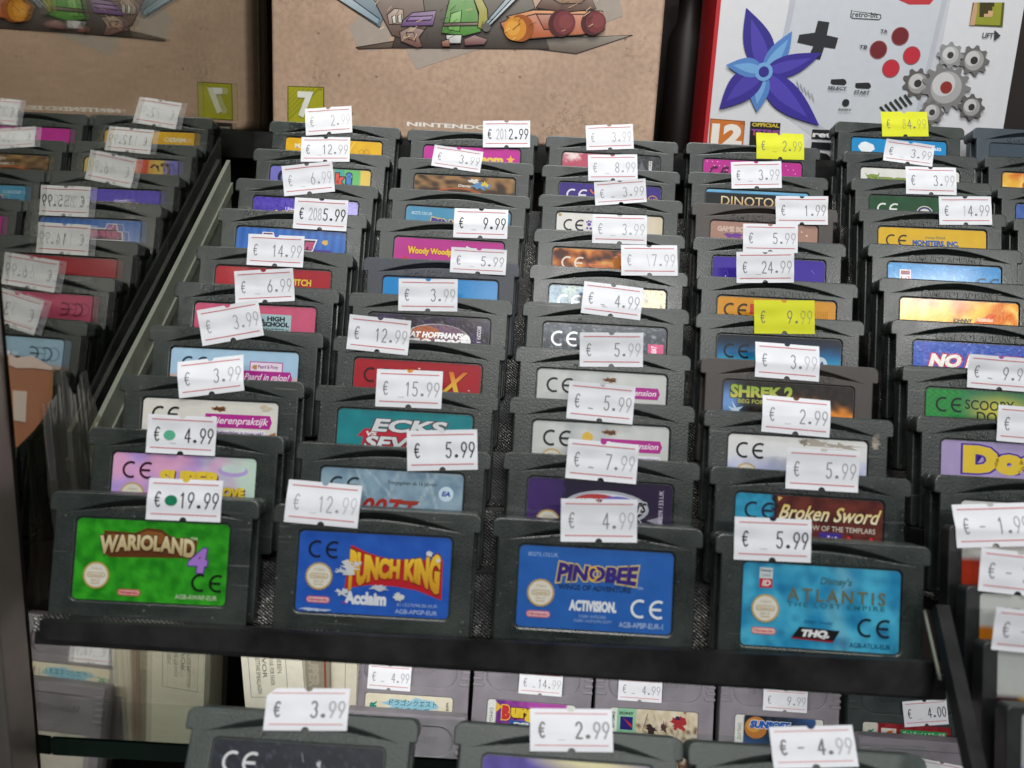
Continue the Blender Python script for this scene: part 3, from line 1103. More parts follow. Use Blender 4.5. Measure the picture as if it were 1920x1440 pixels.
CART = {
    (1, 1): dict(bg=blot('#1c7d16', '#37a824', .33, 2.0, 1.0), desc='bright green label with a brown plank sign, tagged 19.99 with a green dot',
                 items=[('p', [(7.5, 3.1), (8.1, 9.3), (9.6, 10.3), (33.2, 9.5), (33.6, 4.6), (26.5, 4.2), (23.5, 2.2), (19.5, 1.9), (16.0, 3.4)], '#5d3418'),
                        ('p', [(8.2, 3.9), (8.6, 5.2), (33.0, 6.6), (33.1, 5.4), (26.2, 5.0), (23.4, 2.9), (19.6, 2.6), (16.2, 4.1)], '#8a5527'),
                        ('s', [(9 + k * 1.6, 7.4 + .25 * math.sin(k)) for k in range(15)], .35, '#3c2210'),
                        ('t', 'TM', 31.6, 3.9, 33.4, 4.8, '#e8e0c8'),
                        ('pill', 12.4, 19.6, 6.4, '#b8242e', '#d8a8a0'), ('t', 'AGB-AWAP-EUR', 28.4, 19.4, 40, 20.7, '#b9c9a8', dict(bold=.015)),
                        ('title', [('WARIOLAND', 6.6, 4.0, 33, 8.9, '#ded2a6', dict(bold=.05, out='#3a2110', ow=.04, arc=1.3, flare=.25, color2='#b59f72')),
                                   ('4', 31.2, 6.7, 36.4, 13.4, '#a578cf', dict(bold=.05, out='#4b2a78', ow=.03, sh=.1))]),
                        ('ce', 32.6, 13.6, 4.9, '#10200e'), ('seal', 6.3, 15.3, 3.8)]),
    (2, 1): dict(bg=blot('#1d4fae', '#2a60bd', .2, 4, .6), desc='blue label with a bowed red panel of yellow capitals, tagged 12.99',
                 items=[('p', [(14.4, 3.2), (13.2, 15.2), (20, 13.9), (27, 13.9), (33, 14.6), (40.2, 17.0), (40, 5.8), (32, 6.6), (25, 6.6), (19, 5.1)], '#b8202a'),
                        ('pill', 2.8, 18.6, 6.6, '#c03a4a', '#d8b8c0'), ('t', 'Acclaim', 13.4, 15.8, 25, 19.4, '#d9dde4', dict(bold=.06)),
                        ('p', [(12.5, 18.4), (14.6, 19.3), (13.2, 19.4)], '#8c3aa0'),
                        ('t', '811527698.00-EUR', 28, 18.3, 39.2, 19.2, '#9db4dc'), ('t', 'AGB-APGP-EUR', 27.6, 20.0, 39.2, 21.2, '#a9bde0', dict(bold=.01)),
                        ('title', [('PUNCH KING', 14.2, 5.2, 39.4, 13.9, '#f0c53a', dict(bold=.07, out='#7a2a10', ow=.03, flare=.75, color2='#c88a20', arc=1.0))]),
                        ('ce', 2.6, 2.4, 4.8, '#101a30'), ('seal', 6.0, 12.2, 3.9),
                        ('emblem', [('blob', 14.4, 9.4, 2.7, 1.4, '#cfd0cf', 4, .75), ('blob', 16.2, 8.3, 1.3, .6, '#cfd0cf', 14, .7), ('blob', 12.0, 10.4, 1.6, .7, '#c3c8d0', 9, .7), ('blob', 12.6, 16.4, 1.4, .9, '#c9cdd0', 5, .7), ('blob', 28.4, 16.6, 1.3, 1.1, '#cfd2cf', 6, .4), ('blob', 22.7, 14.4, 2.6, .8, '#bfc2cc', 7, .4), ('blob', 36.2, 4.5, .9, .8, '#d8d8d4', 8, .3), ('blob', 38.8, 6.2, .6, .5, '#d8d8d4', 2, .3), ('blob', 5.6, 21.3, 4.2, .4, '#b7c4d8', 12, .4)])]),
    (3, 1): dict(bg=blot('#1f5aaa', '#2b66b6', .2, 8, .5), desc='plain blue label with purple and gold lettering and a white mark, tagged 4.99',
                 items=[('t', '80273.133.UK', 2.4, 1.7, 10.6, 2.8, '#9db8dc'), ('t', 'WINGS OF ADVENTURE', 11, 9.9, 31, 11.4, '#12284e', dict(bold=.03)),
                        ('t', 'TM', 32.6, 9.6, 34.1, 10.4, '#a9c0dc'),
                        ('pill', 2.6, 18.4, 6.6, '#c84a5a', '#d8b8c0'), ('t', 'ACTIVISION.', 14.2, 14.0, 27.2, 17.0, '#dfe4ea', dict(bold=.06)),
                        ('t', '©2001 INTEGRA', 17, 17.9, 24.5, 18.7, '#9ab4da'), ('t', '©2001 HUDSON SOFT', 15.6, 19.1, 26, 19.9, '#9ab4da'),
                        ('t', 'AGB-APBP-EUR-1', 28, 19.2, 40, 20.7, '#a5bcdf', dict(bold=.01)),
                        ('title', [('PINOBEE', 10.4, 4.3, 32.2, 9.2, '#35247a', dict(bold=.05, out='#c9b677', ow=.06, sh=.12, flare=.3)), ('O', 18.9, 4.6, 21.8, 8.8, '#e0b23c', dict(bold=.0))]),
                        ('ce', 31, 12.9, 5.1, '#dfe6ec'), ('seal', 6.3, 12.6, 3.9)]),
    (4, 1): dict(bg=atlantis, desc='sky blue watery label with a black slanted logo, tagged 5.99',
                 items=[('r', 4.4, 1.2, 7.9, 4.1, '#c9d2d4'), ('r', 4.4, 4.1, 7.9, 6.6, '#b8262e'), ('t', 'Disney', 4.7, 1.6, 7.6, 2.5, '#4a5058', dict(bold=.03)), ('t', 'GAMES', 4.9, 2.9, 7.4, 3.6, '#70787e'), ('t', 'ID', 5.1, 4.5, 7.3, 6.1, '#e8d8d4', dict(bold=.04, sh=.2)),
                        ('t', "Disney's", 20.6, 2.7, 29, 5.3, '#3e6f78', dict(bold=.03, sh=.15)), ('t', 'THE LOST EMPIRE', 12, 9.7, 38.2, 11.0, '#2d6f80', dict(bold=.02, spacing=1.3)),
                        ('pill', 2.7, 18.0, 6.6, '#c84a50', '#e0c4bc'), ('p', [(15.6, 16.3), (13.4, 19.4), (24.6, 19.9), (26.4, 16.8)], '#141416'), ('p', [(13.6, 19.1), (13.3, 19.5), (24.5, 20.0), (24.9, 19.5)], '#8a1a22'),
                        ('t', 'THQ.', 15.6, 16.9, 23.4, 19.2, '#e4e6e6', dict(bold=.07, sh=.3)), ('t', '©2001 Disney', 16.8, 14.4, 24.4, 15.5, '#1d5f92'), ('t', 'AGB-ATLX-EUR', 29, 19.6, 40, 20.9, '#1d4f72', dict(bold=.01)),
                        ('title', [('ATLANTIS', 12, 6.0, 38.3, 9.4, '#6a6a4c', dict(bold=.015, spacing=1.35))]),
                        ('ce', 31.0, 13.0, 5.0, '#15202c'), ('seal', 6.2, 12.0, 3.9)]),
    (1, 2): dict(bg=super_bg, desc='pastel pink and mint label, yellow lettering, tagged 4.99 beside a pale green dot',
                 items=[('e', 35.5, 3.8, 4.4, 1.7, '#b6a0d8'), ('e', 35.5, 3.2, 3.6, 1.2, '#c6d8d4'),
                        ('title', [('SUPER', 13.6, 4.3, 32, 9.4, '#e6c83c', dict(bold=.07, drop='#6a1f3a', sh=.08)), ('OVE', 32.6, 8.6, 39.2, 11.6, '#e6c83c', dict(bold=.07, drop='#6a1f3a'))]),
                        ('ce', 2.9, 2.3, 5.0, '#3a1a2a'), ('seal', 6.3, 12.2, 3.9)]),
    (2, 2): dict(bg=bond_bg, desc='silver blue label with red slanted numerals, tagged 5.99 in dark ink',
                 items=[('t', 'Freigegeben ab 16 Jahren', 20, 2.8, 34.3, 4.3, '#2a3a44', dict(bold=.01)), ('e', 37.3, 6.0, 2.2, 2.2, '#c6dcec'), ('t', 'EA', 36, 5.2, 38.6, 6.7, '#2f4fa0', dict(bold=.05, sh=.2)),
                        ('title', [('007', 11.6, 8.2, 23, 14, '#a52c20', dict(bold=.03, sh=.3))]), ('p', [(23.8, 8.6), (23, 9.6), (26.4, 9.8), (24.9, 12.6), (26, 12.8), (27.5, 9.9), (29, 9.6), (29.6, 8.5)], '#9a3426'),
                        ('ce', 2.7, 2.4, 5.0, '#22303a'), ('seal', 6.3, 13.2, 3.9)]),
    (3, 2): dict(bg=hgrad([(0, '#3d2468'), (10.4, '#35205a'), (10.6, '#1d1030'), (42, '#231238')], .3), desc='dark purple label with a silver ringed oval, tagged 7.99',
                 items=[('e', 23, 7.6, 12.6, 5.0, '#a9adb6'), ('e', 23, 7.6, 11.2, 4.2, '#ccd0dc'), ('e', 20.5, 6.6, 7.4, 2.9, '#b0393c'), ('e', 26.5, 6.8, 5.8, 2.7, '#6a63b8'), ('p', [(35, 10.6), (39.5, 12), (39.5, 9.2)], '#8f8f9c'),
                        ('t', '80209.133.UK', 38.4, 1.6, 39.7, 11.6, '#c8c2d4', dict(rot=-90)),
                        ('title', [("MAT HOFFMAN'S", 12.6, 5.2, 34.4, 8.4, '#17121c', dict(bold=.05, sh=.2, arc=.3, out='#d8dae0', ow=.05)), ('PRO BMX', 14, 8.7, 33.6, 11.6, '#17121c', dict(bold=.06, sh=.2, out='#d8dae0', ow=.05))]),
                        ('seal', 6.2, 12.8, 3.9)]),
    (4, 2): dict(bg=sword_bg, desc='dark red label with a cyan left end and gold script, tagged 5.99',
                 items=[('t', 'THE SHADOW OF THE TEMPLARS', 12, 7.9, 40.2, 9.4, '#c9c3b4', dict(bold=.01)), ('r', 24.2, 9.8, 30.6, 13.2, '#3b2a8a'), ('t', 'dti', 25.4, 10.6, 29.4, 12.8, '#c6b8e8', dict(bold=.05)), ('t', 'bam!', 32.2, 10.4, 39.6, 13.4, '#d02632', dict(bold=.08)), ('p', [(12, .3), (12.2, 1.8), (13.4, .6)], '#d9b268'),
                        ('title', [('Broken Sword', 12.3, 2.4, 40.4, 6.7, '#d9bb62', dict(bold=.02, sh=.35, out='#2a0c08', ow=.03, color2='#e8e0c0'))]), ('ce', 2.6, 2.2, 4.9, '#0f2038')]),
    (1, 3): dict(bg=flat('#dedcd4', .05), desc='cream label with a magenta ribbon and purple small print, tagged 3.99',
                 items=ANIMAL + ribbon(19.6, 40.2, 4.0, 8.2, 'Dierenpraktijk') + [('r', 21, 8.7, 38.6, 11.0, '#ece8f0', .6), ('t', 'en behandelen is jouw vak!', 21.6, 9.1, 38, 10.6, '#5a2a8c', dict(bold=.02)), ('p', [(37, 11), (41.9, 14), (41.9, 9)], '#a9673a'), ('b', 38.5, 1.6, 2.2, .7, '#c9bda4', 4, .5), ('ce', 2.9, 2.3, 4.9, BLK)]),
    (2, 3): dict(bg=blot('#157a84', '#1f8a90', .2, 3, .6), desc='teal label with silver slanted capitals over red, tagged 15.99',
                 items=[('p', [(8.4, 5.8), (6.3, 8.3), (8.2, 8.4), (7.8, 11.4), (33, 12.4), (35.2, 6.4)], '#b8243a'), ('t', 'VS', 8.7, 6.6, 12.2, 8.1, '#dcdfe2', dict(bold=.05, sh=.2)),
                        ('title', [('ECKS', 10.6, 2.5, 33.4, 6.6, '#d6dadd', dict(bold=.04, sh=.35, out='#5a1c2a', ow=.035)), ('SEVER', 8.2, 8.0, 31, 12, '#d6dadd', dict(bold=.04, sh=.35, out='#5a1c2a', ow=.035))])]),
    (3, 3): dict(bg=hgrad([(0, '#c3c6c2'), (9, '#cfd2d0'), (12, '#b9bfbf'), (16, '#d0d3d1'), (22, '#bcc2c2'), (27, '#d2d4d2'), (42, '#c6c9c6')], .6), desc='pale grey striped label with a magenta ribbon and a yellow chick, tagged 5.99',
                 items=ANIMAL + ribbon(21.2, 40, 4.4, 8.2, 'Dierenpension') + [('b', 17, 4.2, 1.6, 1.6, '#e0b84a', 6, .15), ('r', 32, 9.2, 39.9, 11.3, '#e6e4ec', .9), ('t', 'vraag bij jou!', 32.5, 9.7, 39.3, 10.9, '#5a2a8c', dict(bold=.02)), ('ce', 3.2, 2.5, 5.0, BLK), ('seal', 6.2, 11.8, 3.6)]),
    (4, 3): dict(bg=vgrad([(0, '#e2e2de'), (6, '#dcdde2'), (10, '#b3bce0'), (22, '#8f9cd2')], 2.0), desc='white label fading to lilac with torn grey scuffs, tagged 2.99', scuff=True,
                 items=[('b', 27, 1.2, 5.0, .8, '#b3aa9c', 4, .6), ('b', 34.5, 1.9, 5.0, .8, '#a89f92', 8, .6), ('b', 23, 1.1, 1.2, 1.0, '#8f8678', 3, .6), ('b', 31, 3.2, 5.0, .35, '#c9c4b8', 3, .5), ('ce', 2.4, 2.2, 4.9, BLK), ('seal', 5.8, 12.0, 3.6)]),
    (1, 4): dict(bg=vgrad([(0, '#a9cbe4'), (8.2, '#a5c6e2'), (8.8, '#d8b4a0'), (12, '#b27850'), (22, '#a86c48')], 1.6), desc='light blue label with a magenta riding ribbon, tagged 3.99 on a slant',
                 items=[('r', 26.2, 3.4, 37.2, 7, MAG), ('r', 26.5, 3.7, 36.9, 7, '#ecdcec'), ('t', 'Paard & Pony', 29, 4.4, 35.6, 6.0, '#7a2a7c', dict(bold=.02)), ('b', 28, 5.2, .8, .8, '#c08a4a', 3, .3)] + ribbon(23.2, 40.2, 6.5, 10.7, 'Paard in galop!') + [('ce', 3.6, 2.6, 4.9, '#22344a')]),
    (2, 4): dict(bg=flat('#ab1c2a', .08, .5), desc='red label with a big yellow X, tagged 12.99',
                 items=[('b', 21.6, 2.3, .4, .3, '#e0c0c0', 3), ('b', 4.2, 11, 2.3, 1.2, '#d8b848', 5, .35), ('b', 38.5, 8.7, .3, .2, '#e0c0c0', 5),
                        ('title', [('STOR', 14.6, 2.7, 28.8, 7.6, '#e89034', dict(bold=.05, sh=.3, out='#7a1418', ow=.03, color2='#f0d050')), ('X', 28.6, 2.7, 35.4, 10.4, '#dc6a28', dict(bold=.03, sh=.35, out='#8a1a1a', ow=.03, color2='#f0d24a'))]), ('ce', 3.1, 2.7, 5.0, '#3a0c14')]),
    (3, 4): dict(bg=hgrad([(0, '#c3c6c2'), (9, '#cfd2d0'), (12, '#b9bfbf'), (16, '#d0d3d1'), (22, '#bcc2c2'), (27, '#d2d4d2'), (42, '#c6c9c6')], .6), desc='pale grey striped label, magenta ribbon half hidden, tagged 5.99, below the glittery one',
                 items=ANIMAL + ribbon(21.2, 40, 4.4, 8.2, 'Dierenpension') + [('ce', 3.0, 2.5, 5.0, BLK)]),
    (4, 4): dict(bg=shrek_bg, shell='brown', desc='black label with an orange flare and green lettering, tagged 3.99',
                 items=[('p', [(1.6, 8.4), (3.6, 9.0), (2.8, 6.6), (4.4, 8.8), (6.6, 8.2), (5.2, 9.6), (6.4, 11.6), (4.4, 10.4), (3.2, 12.4), (3.2, 10.2)], '#c3dcf0'), ('t', 'BEG FOR MERCY', 4.8, 5.8, 21, 7.2, '#a8a850', dict(bold=.03)),
                        ('title', [('SHREK 2', 2.2, 1.2, 22.6, 5.4, '#8fae3c', dict(bold=.05, out='#2c3a10', ow=.04, color2='#cfc860', flare=.3))])]),
    (1, 5): dict(bg=flat('#cf5b7c', .1, .5), desc='pink label with a pale blue square of black capitals, tagged 6.99',
                 items=[('r', 23.2, 2.9, 33.8, 11, '#a3c3c9'), ('p', [(23.6, 4.2), (24.5, 5.1), (23.6, 6)], BLK), ('title', [('HIGH', 25.4, 3.6, 31.6, 5.3, BLK, dict(bold=.05)), ('SCHOOL', 23.9, 5.5, 33.2, 7.2, BLK, dict(bold=.05)), ('MYSTERY', 24, 7.8, 33, 9.6, BLK, dict(bold=.0, sh=.2))]), ('ce', 3.1, 2.7, 5.0, '#4a1c2c')]),
    (2, 5): dict(bg=speck('#2c2830', '#55505c', '#40305c', .2, 5), foil=True, desc='dark speckled label with white slanted capitals on a grey oval, tagged 3.99',
                 items=[('ring', 24, 8.4, 11.6, 5.4, 1.0, '#9a9494'), ('e', 24.5, 6.4, 9.5, 3.6, '#6a5464'), ('e', 20, 5.8, 5, 2.4, '#9a5a3c'), ('e', 34.2, 8.6, 1.7, 2.9, '#d8d8d8'), ('t', '80209.13', 38.0, 2.6, 39.4, 9.4, '#cfcdd2', dict(rot=90)),
                        ('title', [("MAT HOFFMAN'S", 12.6, 5.4, 33, 7.6, '#e4e2e2', dict(bold=.05, sh=.2)), ('PRO BMX', 13.4, 7.8, 32.4, 10.6, '#e4e2e2', dict(bold=.08, sh=.2))])]),
    (3, 5): dict(bg=speck('#3a4048', '#7d8288', '#59616c', .22, 9), foil=True, desc='black glittery speckled label with a white mark and pink corner, tagged 4.99',
                 items=[('r', 36.2, 5.6, 41.6, 10.4, '#c05478'), ('t', 'GREAT', 37.4, 6.2, 39.2, 10.2, '#e8c8d0', dict(rot=-90, bold=.04)), ('ce', 2.6, 2.6, 5.3, '#e8eaec')]),
    (4, 5): dict(bg=vgrad([(0, '#151c28'), (2.6, '#162a40'), (6, '#17679c'), (9, '#2a9cc6'), (22, '#2a9cc6')], .5), desc='label fading from black to bright blue with a black mark, yellow tag 9.99',
                 items=[('e', 35.3, 8.4, 2.3, 2.3, '#c6d8e4'), ('t', 'EA', 33.8, 7.6, 36.6, 9.1, '#2c4f9a', dict(bold=.05, sh=.2)), ('title', [('LOTR', 15, 6.6, 29, 11, '#1a5d8a', dict(bold=.03, sh=.1))]), ('ce', 2.1, 2.9, 5.0, '#0d1720')]),
    (1, 6): dict(bg=flat('#a81c2b', .06, .5), desc='plain red label with small yellow capitals, tagged 14.99',
                 items=[('title', [('WITCH', 26.2, 3.4, 35.2, 5.9, '#d9c23e', dict(bold=.035))])]),
    (2, 6): dict(bg=flat('#0a86cc', .05, .4), shell='blue', desc='plain bright blue label in a blue black shell, tagged 5.99',
                 items=[('p', [(24, 9.6), (32, 8.9), (33, 9.5), (25, 10.2)], '#3f9a5a')]),
    (3, 6): dict(bg=holo, foil=True, desc='shimmering silver foil label with a gold right end, tagged 7.99',
                 items=[('ce', 3.0, 3.2, 5.0, '#e4e6e8'), ('r', 11.6, 3.2, 15, 9, '#b98a4a'), ('title', [('RALLY', 15, 5, 28, 10, '#38424a', dict(bold=.05, sh=.2))])]),
    (4, 6): dict(bg=flat('#d8941f', .06, .5), desc='orange yellow label with a red patch and fine lines, tagged 24.99',
                 items=[('r', 11.6, 2.2, 14.4, 6, '#bb3a24')] + [('s', [(34.5 + k * .6, 3.4 + (k % 2) * .5), (34.4 + k * .6, 9)], .12, '#9a6a1c') for k in range(9)] + [('s', [(15 + k, 3 + .4 * math.sin(k * .7)) for k in range(20)], .14, '#a8741e'), ('ce', 2.2, 2.2, 4.9, '#33240f')]),
    (1, 7): dict(bg=stripes('#2c60b4', '#3d76c4', 1, 0.05, 3.2), desc='blue striped label with a white outlined banner, tagged 5.99 in dark ink',
                 items=[('r', 15, 7.3, 37, 12, '#4a2c94'), ('p', [(7.4, 4.2), (6.6, 8.2), (29.8, 8.2), (31.4, 3.3), (14.8, 3.3), (14.2, 1.4), (10, 1.4), (9.2, 4.2)], '#e8e4ea'), ('p', [(7.9, 4.7), (7.2, 7.8), (29.4, 7.8), (30.7, 3.8), (14.4, 3.8), (13.8, 1.8), (10.4, 1.8), (9.7, 4.7)], '#3a1a3c'),
                        ('t', 'THE', 10.4, 2.2, 13.6, 3.8, '#e07aa8', dict(bold=.06, sh=.2)), ('title', [('PUFF GIRLS FE', 8.6, 4.4, 29.8, 7.4, '#c0547e', dict(bold=.08, sh=.2))]), ('b', 34.4, 4.3, 1.2, 1.0, '#dcb45a', 3, .3)]),
    (2, 7): dict(bg=flat('#bb2a8e', .06, .4), desc='bright magenta label with yellow and red bouncy lettering, tagged 9.99',
                 items=[('p', [(28, 2.0), (33.6, 4.2), (33.2, 5.2), (30.6, 5.0), (29.8, 4.0), (27.2, 3.4)], '#e0dede'), ('p', [(2.9, 8.2), (4.4, 7.3), (5.9, 8.2), (6.2, 10), (2.8, 10)], '#c02a2a'), ('p', [(12.6, 10.4), (14.4, 7.8), (15.8, 10.4)], '#e0b83c'),
                        ('title', [('Woody Woodpecker', 5.2, 3.4, 28.4, 6.9, '#e6c33e', dict(bold=.05, out='#b81f28', ow=.06, flare=.3))])]),
    (3, 7): dict(bg=flames, desc='orange and brown flame label with a white mark, tagged 3.99',
                 items=[('t', 'NICKELODEON', 13.6, 5.4, 22, 6.8, '#e07a44', dict(bold=.04, sh=.1, arc=-.4)), ('title', [('SPONGEBOB', 14.5, 7.0, 25, 9.4, '#c6c23c', dict(bold=.06, out='#3a3a10', ow=.04))]), ('b', 24.5, 4.6, 1.9, 2.3, '#b8702c', 4, .25), ('ce', 3.2, 3.0, 4.9, '#ecdccc')]),
    (4, 7): dict(bg=flat('#3a23a0', .1, .6), desc='plain violet label with fine scratches, tagged 5.99',
                 items=[('s', [(4, 6), (5.2, 4.6), (5.8, 7)], .12, '#8a7ad0'), ('s', [(37, 3.6), (38.4, 5)], .1, '#a79be0'), ('b', 4.9, 7.4, .3, .3, '#c9c3ea', 2)]),
    (1, 8): dict(bg=blot('#3f2f9c', '#5a4cb4', .7, 4, 1.0), foil=True, desc='purple glossy label with gold lettering, tagged 6.99 on a slant',
                 items=[('t', 'Ultimate', 13, 3.6, 19.6, 5.4, '#c7bfe4', dict(bold=.03)), ('title', [('V-RALLY 3', 8.2, 5.0, 34, 9.4, '#d9bd4a', dict(bold=.05, sh=.15, out='#241a5c', ow=.04))])]),
    (2, 8): dict(bg=blot('#4188ae', '#5096ba', .2, 4, .5), desc='light blue label with purple lettering, with no price tag of its own',
                 items=[('t', '80273.133.UK', 2.2, 2.0, 10.6, 3.3, '#d3e4ee'), ('title', [('PINOBEE', 9.8, 4.4, 32.2, 9.4, '#41308c', dict(bold=.05, out='#d2c06a', ow=.06, sh=.12, flare=.3)), ('O', 18.5, 4.7, 21.5, 9, '#e0b23c')])]),
    (3, 8): dict(bg=hgrad([(0, '#e2e0dc'), (33, '#dcdad6'), (37, '#d6cbb6'), (42, '#d2c5ac')], 1.5), desc='off white label with a small purple paw, tagged 3.99',
                 items=[('b', 1.2, .8, .9, .6, '#b89a6a', 4, .4), ('e', 13, 4.3, .75, .65, '#5a35a0'), ('e', 12.1, 3.4, .32, .42, '#5a35a0'), ('e', 12.8, 3.0, .32, .45, '#5a35a0'), ('e', 13.6, 3.2, .32, .45, '#5a35a0'), ('e', 12.3, 5.8, .4, .4, '#5a35a0'), ('e', 13.7, 5.9, .5, .4, '#5a35a0'), ('ce', 2.7, 2.5, 4.7, BLK)]),
    (4, 8): dict(bg=flat('#a98273', .08, .5), shell='brown', desc='dusty pink label in a brownish shell, tagged 1.99',
                 items=[('title', [('GAME BOY ADVANCE', 2.7, 2.0, 27, 4.0, '#c9a898', dict(bold=.03, out='#ead8cc', ow=.035))]), ('b', 9, 5.6, 3.4, 1.0, '#6a3a94', 5, .35), ('b', 36, 2.6, .4, .3, '#e0d0c8', 4), ('b', 38, 4, .3, .4, '#e0d0c8', 6), ('b', 33, 4.4, .3, .3, '#e0d0c8', 9)]),
    (1, 9): dict(bg=blocks, desc='label of bright colour blocks with round outlined letters, tagged 12.99',
                 items=[('ring', 6.4, 4.6, 2.6, 2.9, 1.4, '#1c1c3a', 60, 300), ('ring', 10.4, 4.8, 1.9, 2.6, 1.0, '#1c1c3a', 180, 330), ('title', [('k', 27.6, 1.7, 31.6, 7.2, '#d84a34', dict(bold=.07, out='#26284c', ow=.07)), ('i', 32.2, 1.4, 34.2, 7.2, '#3c78c8', dict(bold=.07, out='#26284c', ow=.07))])]),
    (2, 9): dict(bg=goofy, desc='sandy brown label with a thin orange line, tagged 3.99, crumpled',
                 items=[('s', [(7 + k * 1.0, 7.4 - 2.2 * math.sin(k / 22 * 3.0)) for k in range(22)], .5, '#b5522c'), ('b', 28, 3.6, 3.2, 1.5, '#5a86b8', 6, .6), ('b', 29.6, 2.9, 1.5, 1.1, '#d8c04a', 9, .5), ('b', 25, 1.7, 2.2, .9, '#dcd6cc', 3, .4), ('title', [('Disney', 18.4, 3.4, 23.8, 4.8, '#e8e0d8', dict(bold=.02, sh=.2))])]),
    (3, 9): dict(bg=blot('#2f1c74', '#3d2a88', .3, 4, .5), desc='deep violet label with an orange swirl and gold shield, tagged 8.99',
                 items=[('s', [(13 + k * .5, 2.6 + 1.4 * math.sin(k * .5)) for k in range(9)], .6, '#d9682c'), ('ring', 39, 6.4, 2.2, 2.7, .35, '#c8923c'), ('t', 'WB', 37.4, 4.9, 40.6, 7.6, '#c8923c', dict(bold=.04)), ('ce', 3.0, 2.5, 5.0, '#e0dcea')]),
    (4, 9): dict(bg=vgrad([(0, '#6fb4dc'), (.9, '#63aad6'), (1.3, '#0f1318'), (22, '#12161a')]), desc='black label with a light blue top edge and cream serif lettering, tagged 3.99',
                 items=[('title', [('DINOTOPIA', 6.2, 2.5, 36, 6.4, '#e0cfa6', dict(bold=.005, color2='#c89a5a'))])]),
    (1, 10): dict(bg=blot('#d9a414', '#e2b41e', .25, 4, .6), desc='yellow label with thin diamond lines, tagged 2.99 at the back',
                  items=[('s', [(32 + k * 2 + dx, 3.4 + dy) for dx, dy in ((0, 1.3), (1.6, 0), (3.2, 1.3), (1.6, 2.6), (0, 1.3))], .2, '#9a7410') for k in range(2)] + [('p', [(26, 0.3), (23, 6), (24.4, 6), (27.4, .3)], '#eac64a'), ('p', [(30, 0.3), (27, 6), (27.7, 6), (30.7, .3)], '#eac64a'), ('title', [('MARIO', 4, 2.4, 14, 4.6, '#f0e8d0', dict(bold=.03))])]),
    (2, 10): dict(bg=flat('#bf2b96', .06, .4), desc='hot pink label with yellow stars, tagged 2.99 in dark ink',
                  items=[('p', [(38.2, 2.6), (38.7, 4.0), (40.2, 4.2), (39.0, 5.1), (39.4, 6.6), (38.2, 5.8), (37.0, 6.6), (37.4, 5.1), (36.2, 4.2), (37.7, 4.0)], '#e0b048'), ('b', 26, 5.2, 1, .8, '#e0b048', 4, .4), ('b', 24, 3.4, .5, .5, '#e0b048', 4, .4), ('title', [('pom', 25, 4, 35, 8, '#e0c25a', dict(bold=.06))])]),
    (3, 10): dict(bg=pink_splash, desc='rose red label with white splash and black right end, tagged 3.99',
                  items=[('t', '80232', 37.5, 1.8, 39, 6.6, '#d8d8d8', dict(rot=-90, bold=.04)), ('p', [(34.5, 2), (33, 6), (36, 6)], '#5f666c')]),
    (4, 10): dict(bg=flat('#b8258c', .06, .4), desc='magenta label with white dots and a black mark, yellow tag 2.99',
                  items=[('e', 1.5 + (k * 3.17) % 39, .9 + (k * 1.73) % 5.6, .26, .26, '#e6b8da', 6) for k in range(34)] + [('ce', 2.7, 3.0, 4.8, '#3a0c30')]),
    (5, 1): dict(bg=vgrad([(0, '#dadad6'), (8, '#d4d2ce'), (22, '#c9c7c2')], 1), desc='white label mostly hidden, at the front of the right hand row', items=[('b', 10.8, 1.4, .8, .8, '#b9b4a4', 4, .3), ('p', [(16, .6), (20, .9), (21, .6)], '#d8a878')]),
    (5, 2): dict(bg=flat('#ab9bc8', .06), desc='lilac label with fat yellow bubble lettering',
                 items=[('title', [('Dogz', 6.6, 1.2, 38, 12, '#e2c33c', dict(bold=.09, out='#43289a', ow=.05))])]),
    (5, 3): dict(bg=scooby_bg, desc='green striped label with a black mark and dark capitals, tagged 9.99',
                 items=[('title', [('SCOOBY', 12.6, 3.1, 28.4, 6.3, '#16261e', dict(bold=.015, arc=-.2)), ('DOO', 16.4, 6.8, 26.6, 10.2, '#1c2a14', dict(bold=.015))]), ('ce', 3.1, 2.6, 4.9, '#0f2014')]),
    (5, 4): dict(bg=speck('#3a54a4', '#6f86c8', '#5a5cae', .2, 6), foil=True, desc='blue lilac glitter label with red edged white lettering, with no tag',
                 items=[('title', [('NO RULES', 5.2, 4.0, 36, 8.6, '#dcdcd4', dict(bold=.06, sh=.25, out='#b8325c', ow=.07))])]),
    (5, 5): dict(bg=johnny, foil=True, desc='glossy golden orange label with a white glare, with no tag',
                 items=[('t', 'JOHNNY', 18.6, 6.4, 25.6, 8.4, '#33402c', dict(bold=.06, sh=.2)), ('p', [(26, 8), (32.6, 4), (34.4, 4.6), (33.2, 6.6), (34, 7.2)], '#d05a28'), ('t', 'Nickelodeon', 27.4, 5.6, 33.2, 7.2, '#f0d8b8', dict(bold=.03, sh=.1)), ('title', [('XTREEM!', 22, 8.2, 34, 11.4, '#26301c', dict(bold=.07, sh=.2))])]),
    (5, 6): dict(bg=speck('#2a7ab4', '#5aa2cc', '#2f86c0', .15, 4), foil=True, desc='blue glittery label with a small red and white square, with no tag',
                 items=[('r', 4.4, 2.4, 8.6, 7, '#d6c8cc'), ('r', 4.8, 2.8, 8.2, 4.4, '#7a3a48'), ('r', 4.8, 4.9, 8.2, 6.8, '#b04a58'), ('t', 'ID', 5.4, 5.1, 7.6, 6.6, '#e8dadc', dict(bold=.04)), ('ce', 33, 4.2, 5.0, '#22384a')]),
    (5, 7): dict(bg=flat('#dfb31f', .05, .4), desc='yellow label with a black mark and blue capitals, tagged 4.99',
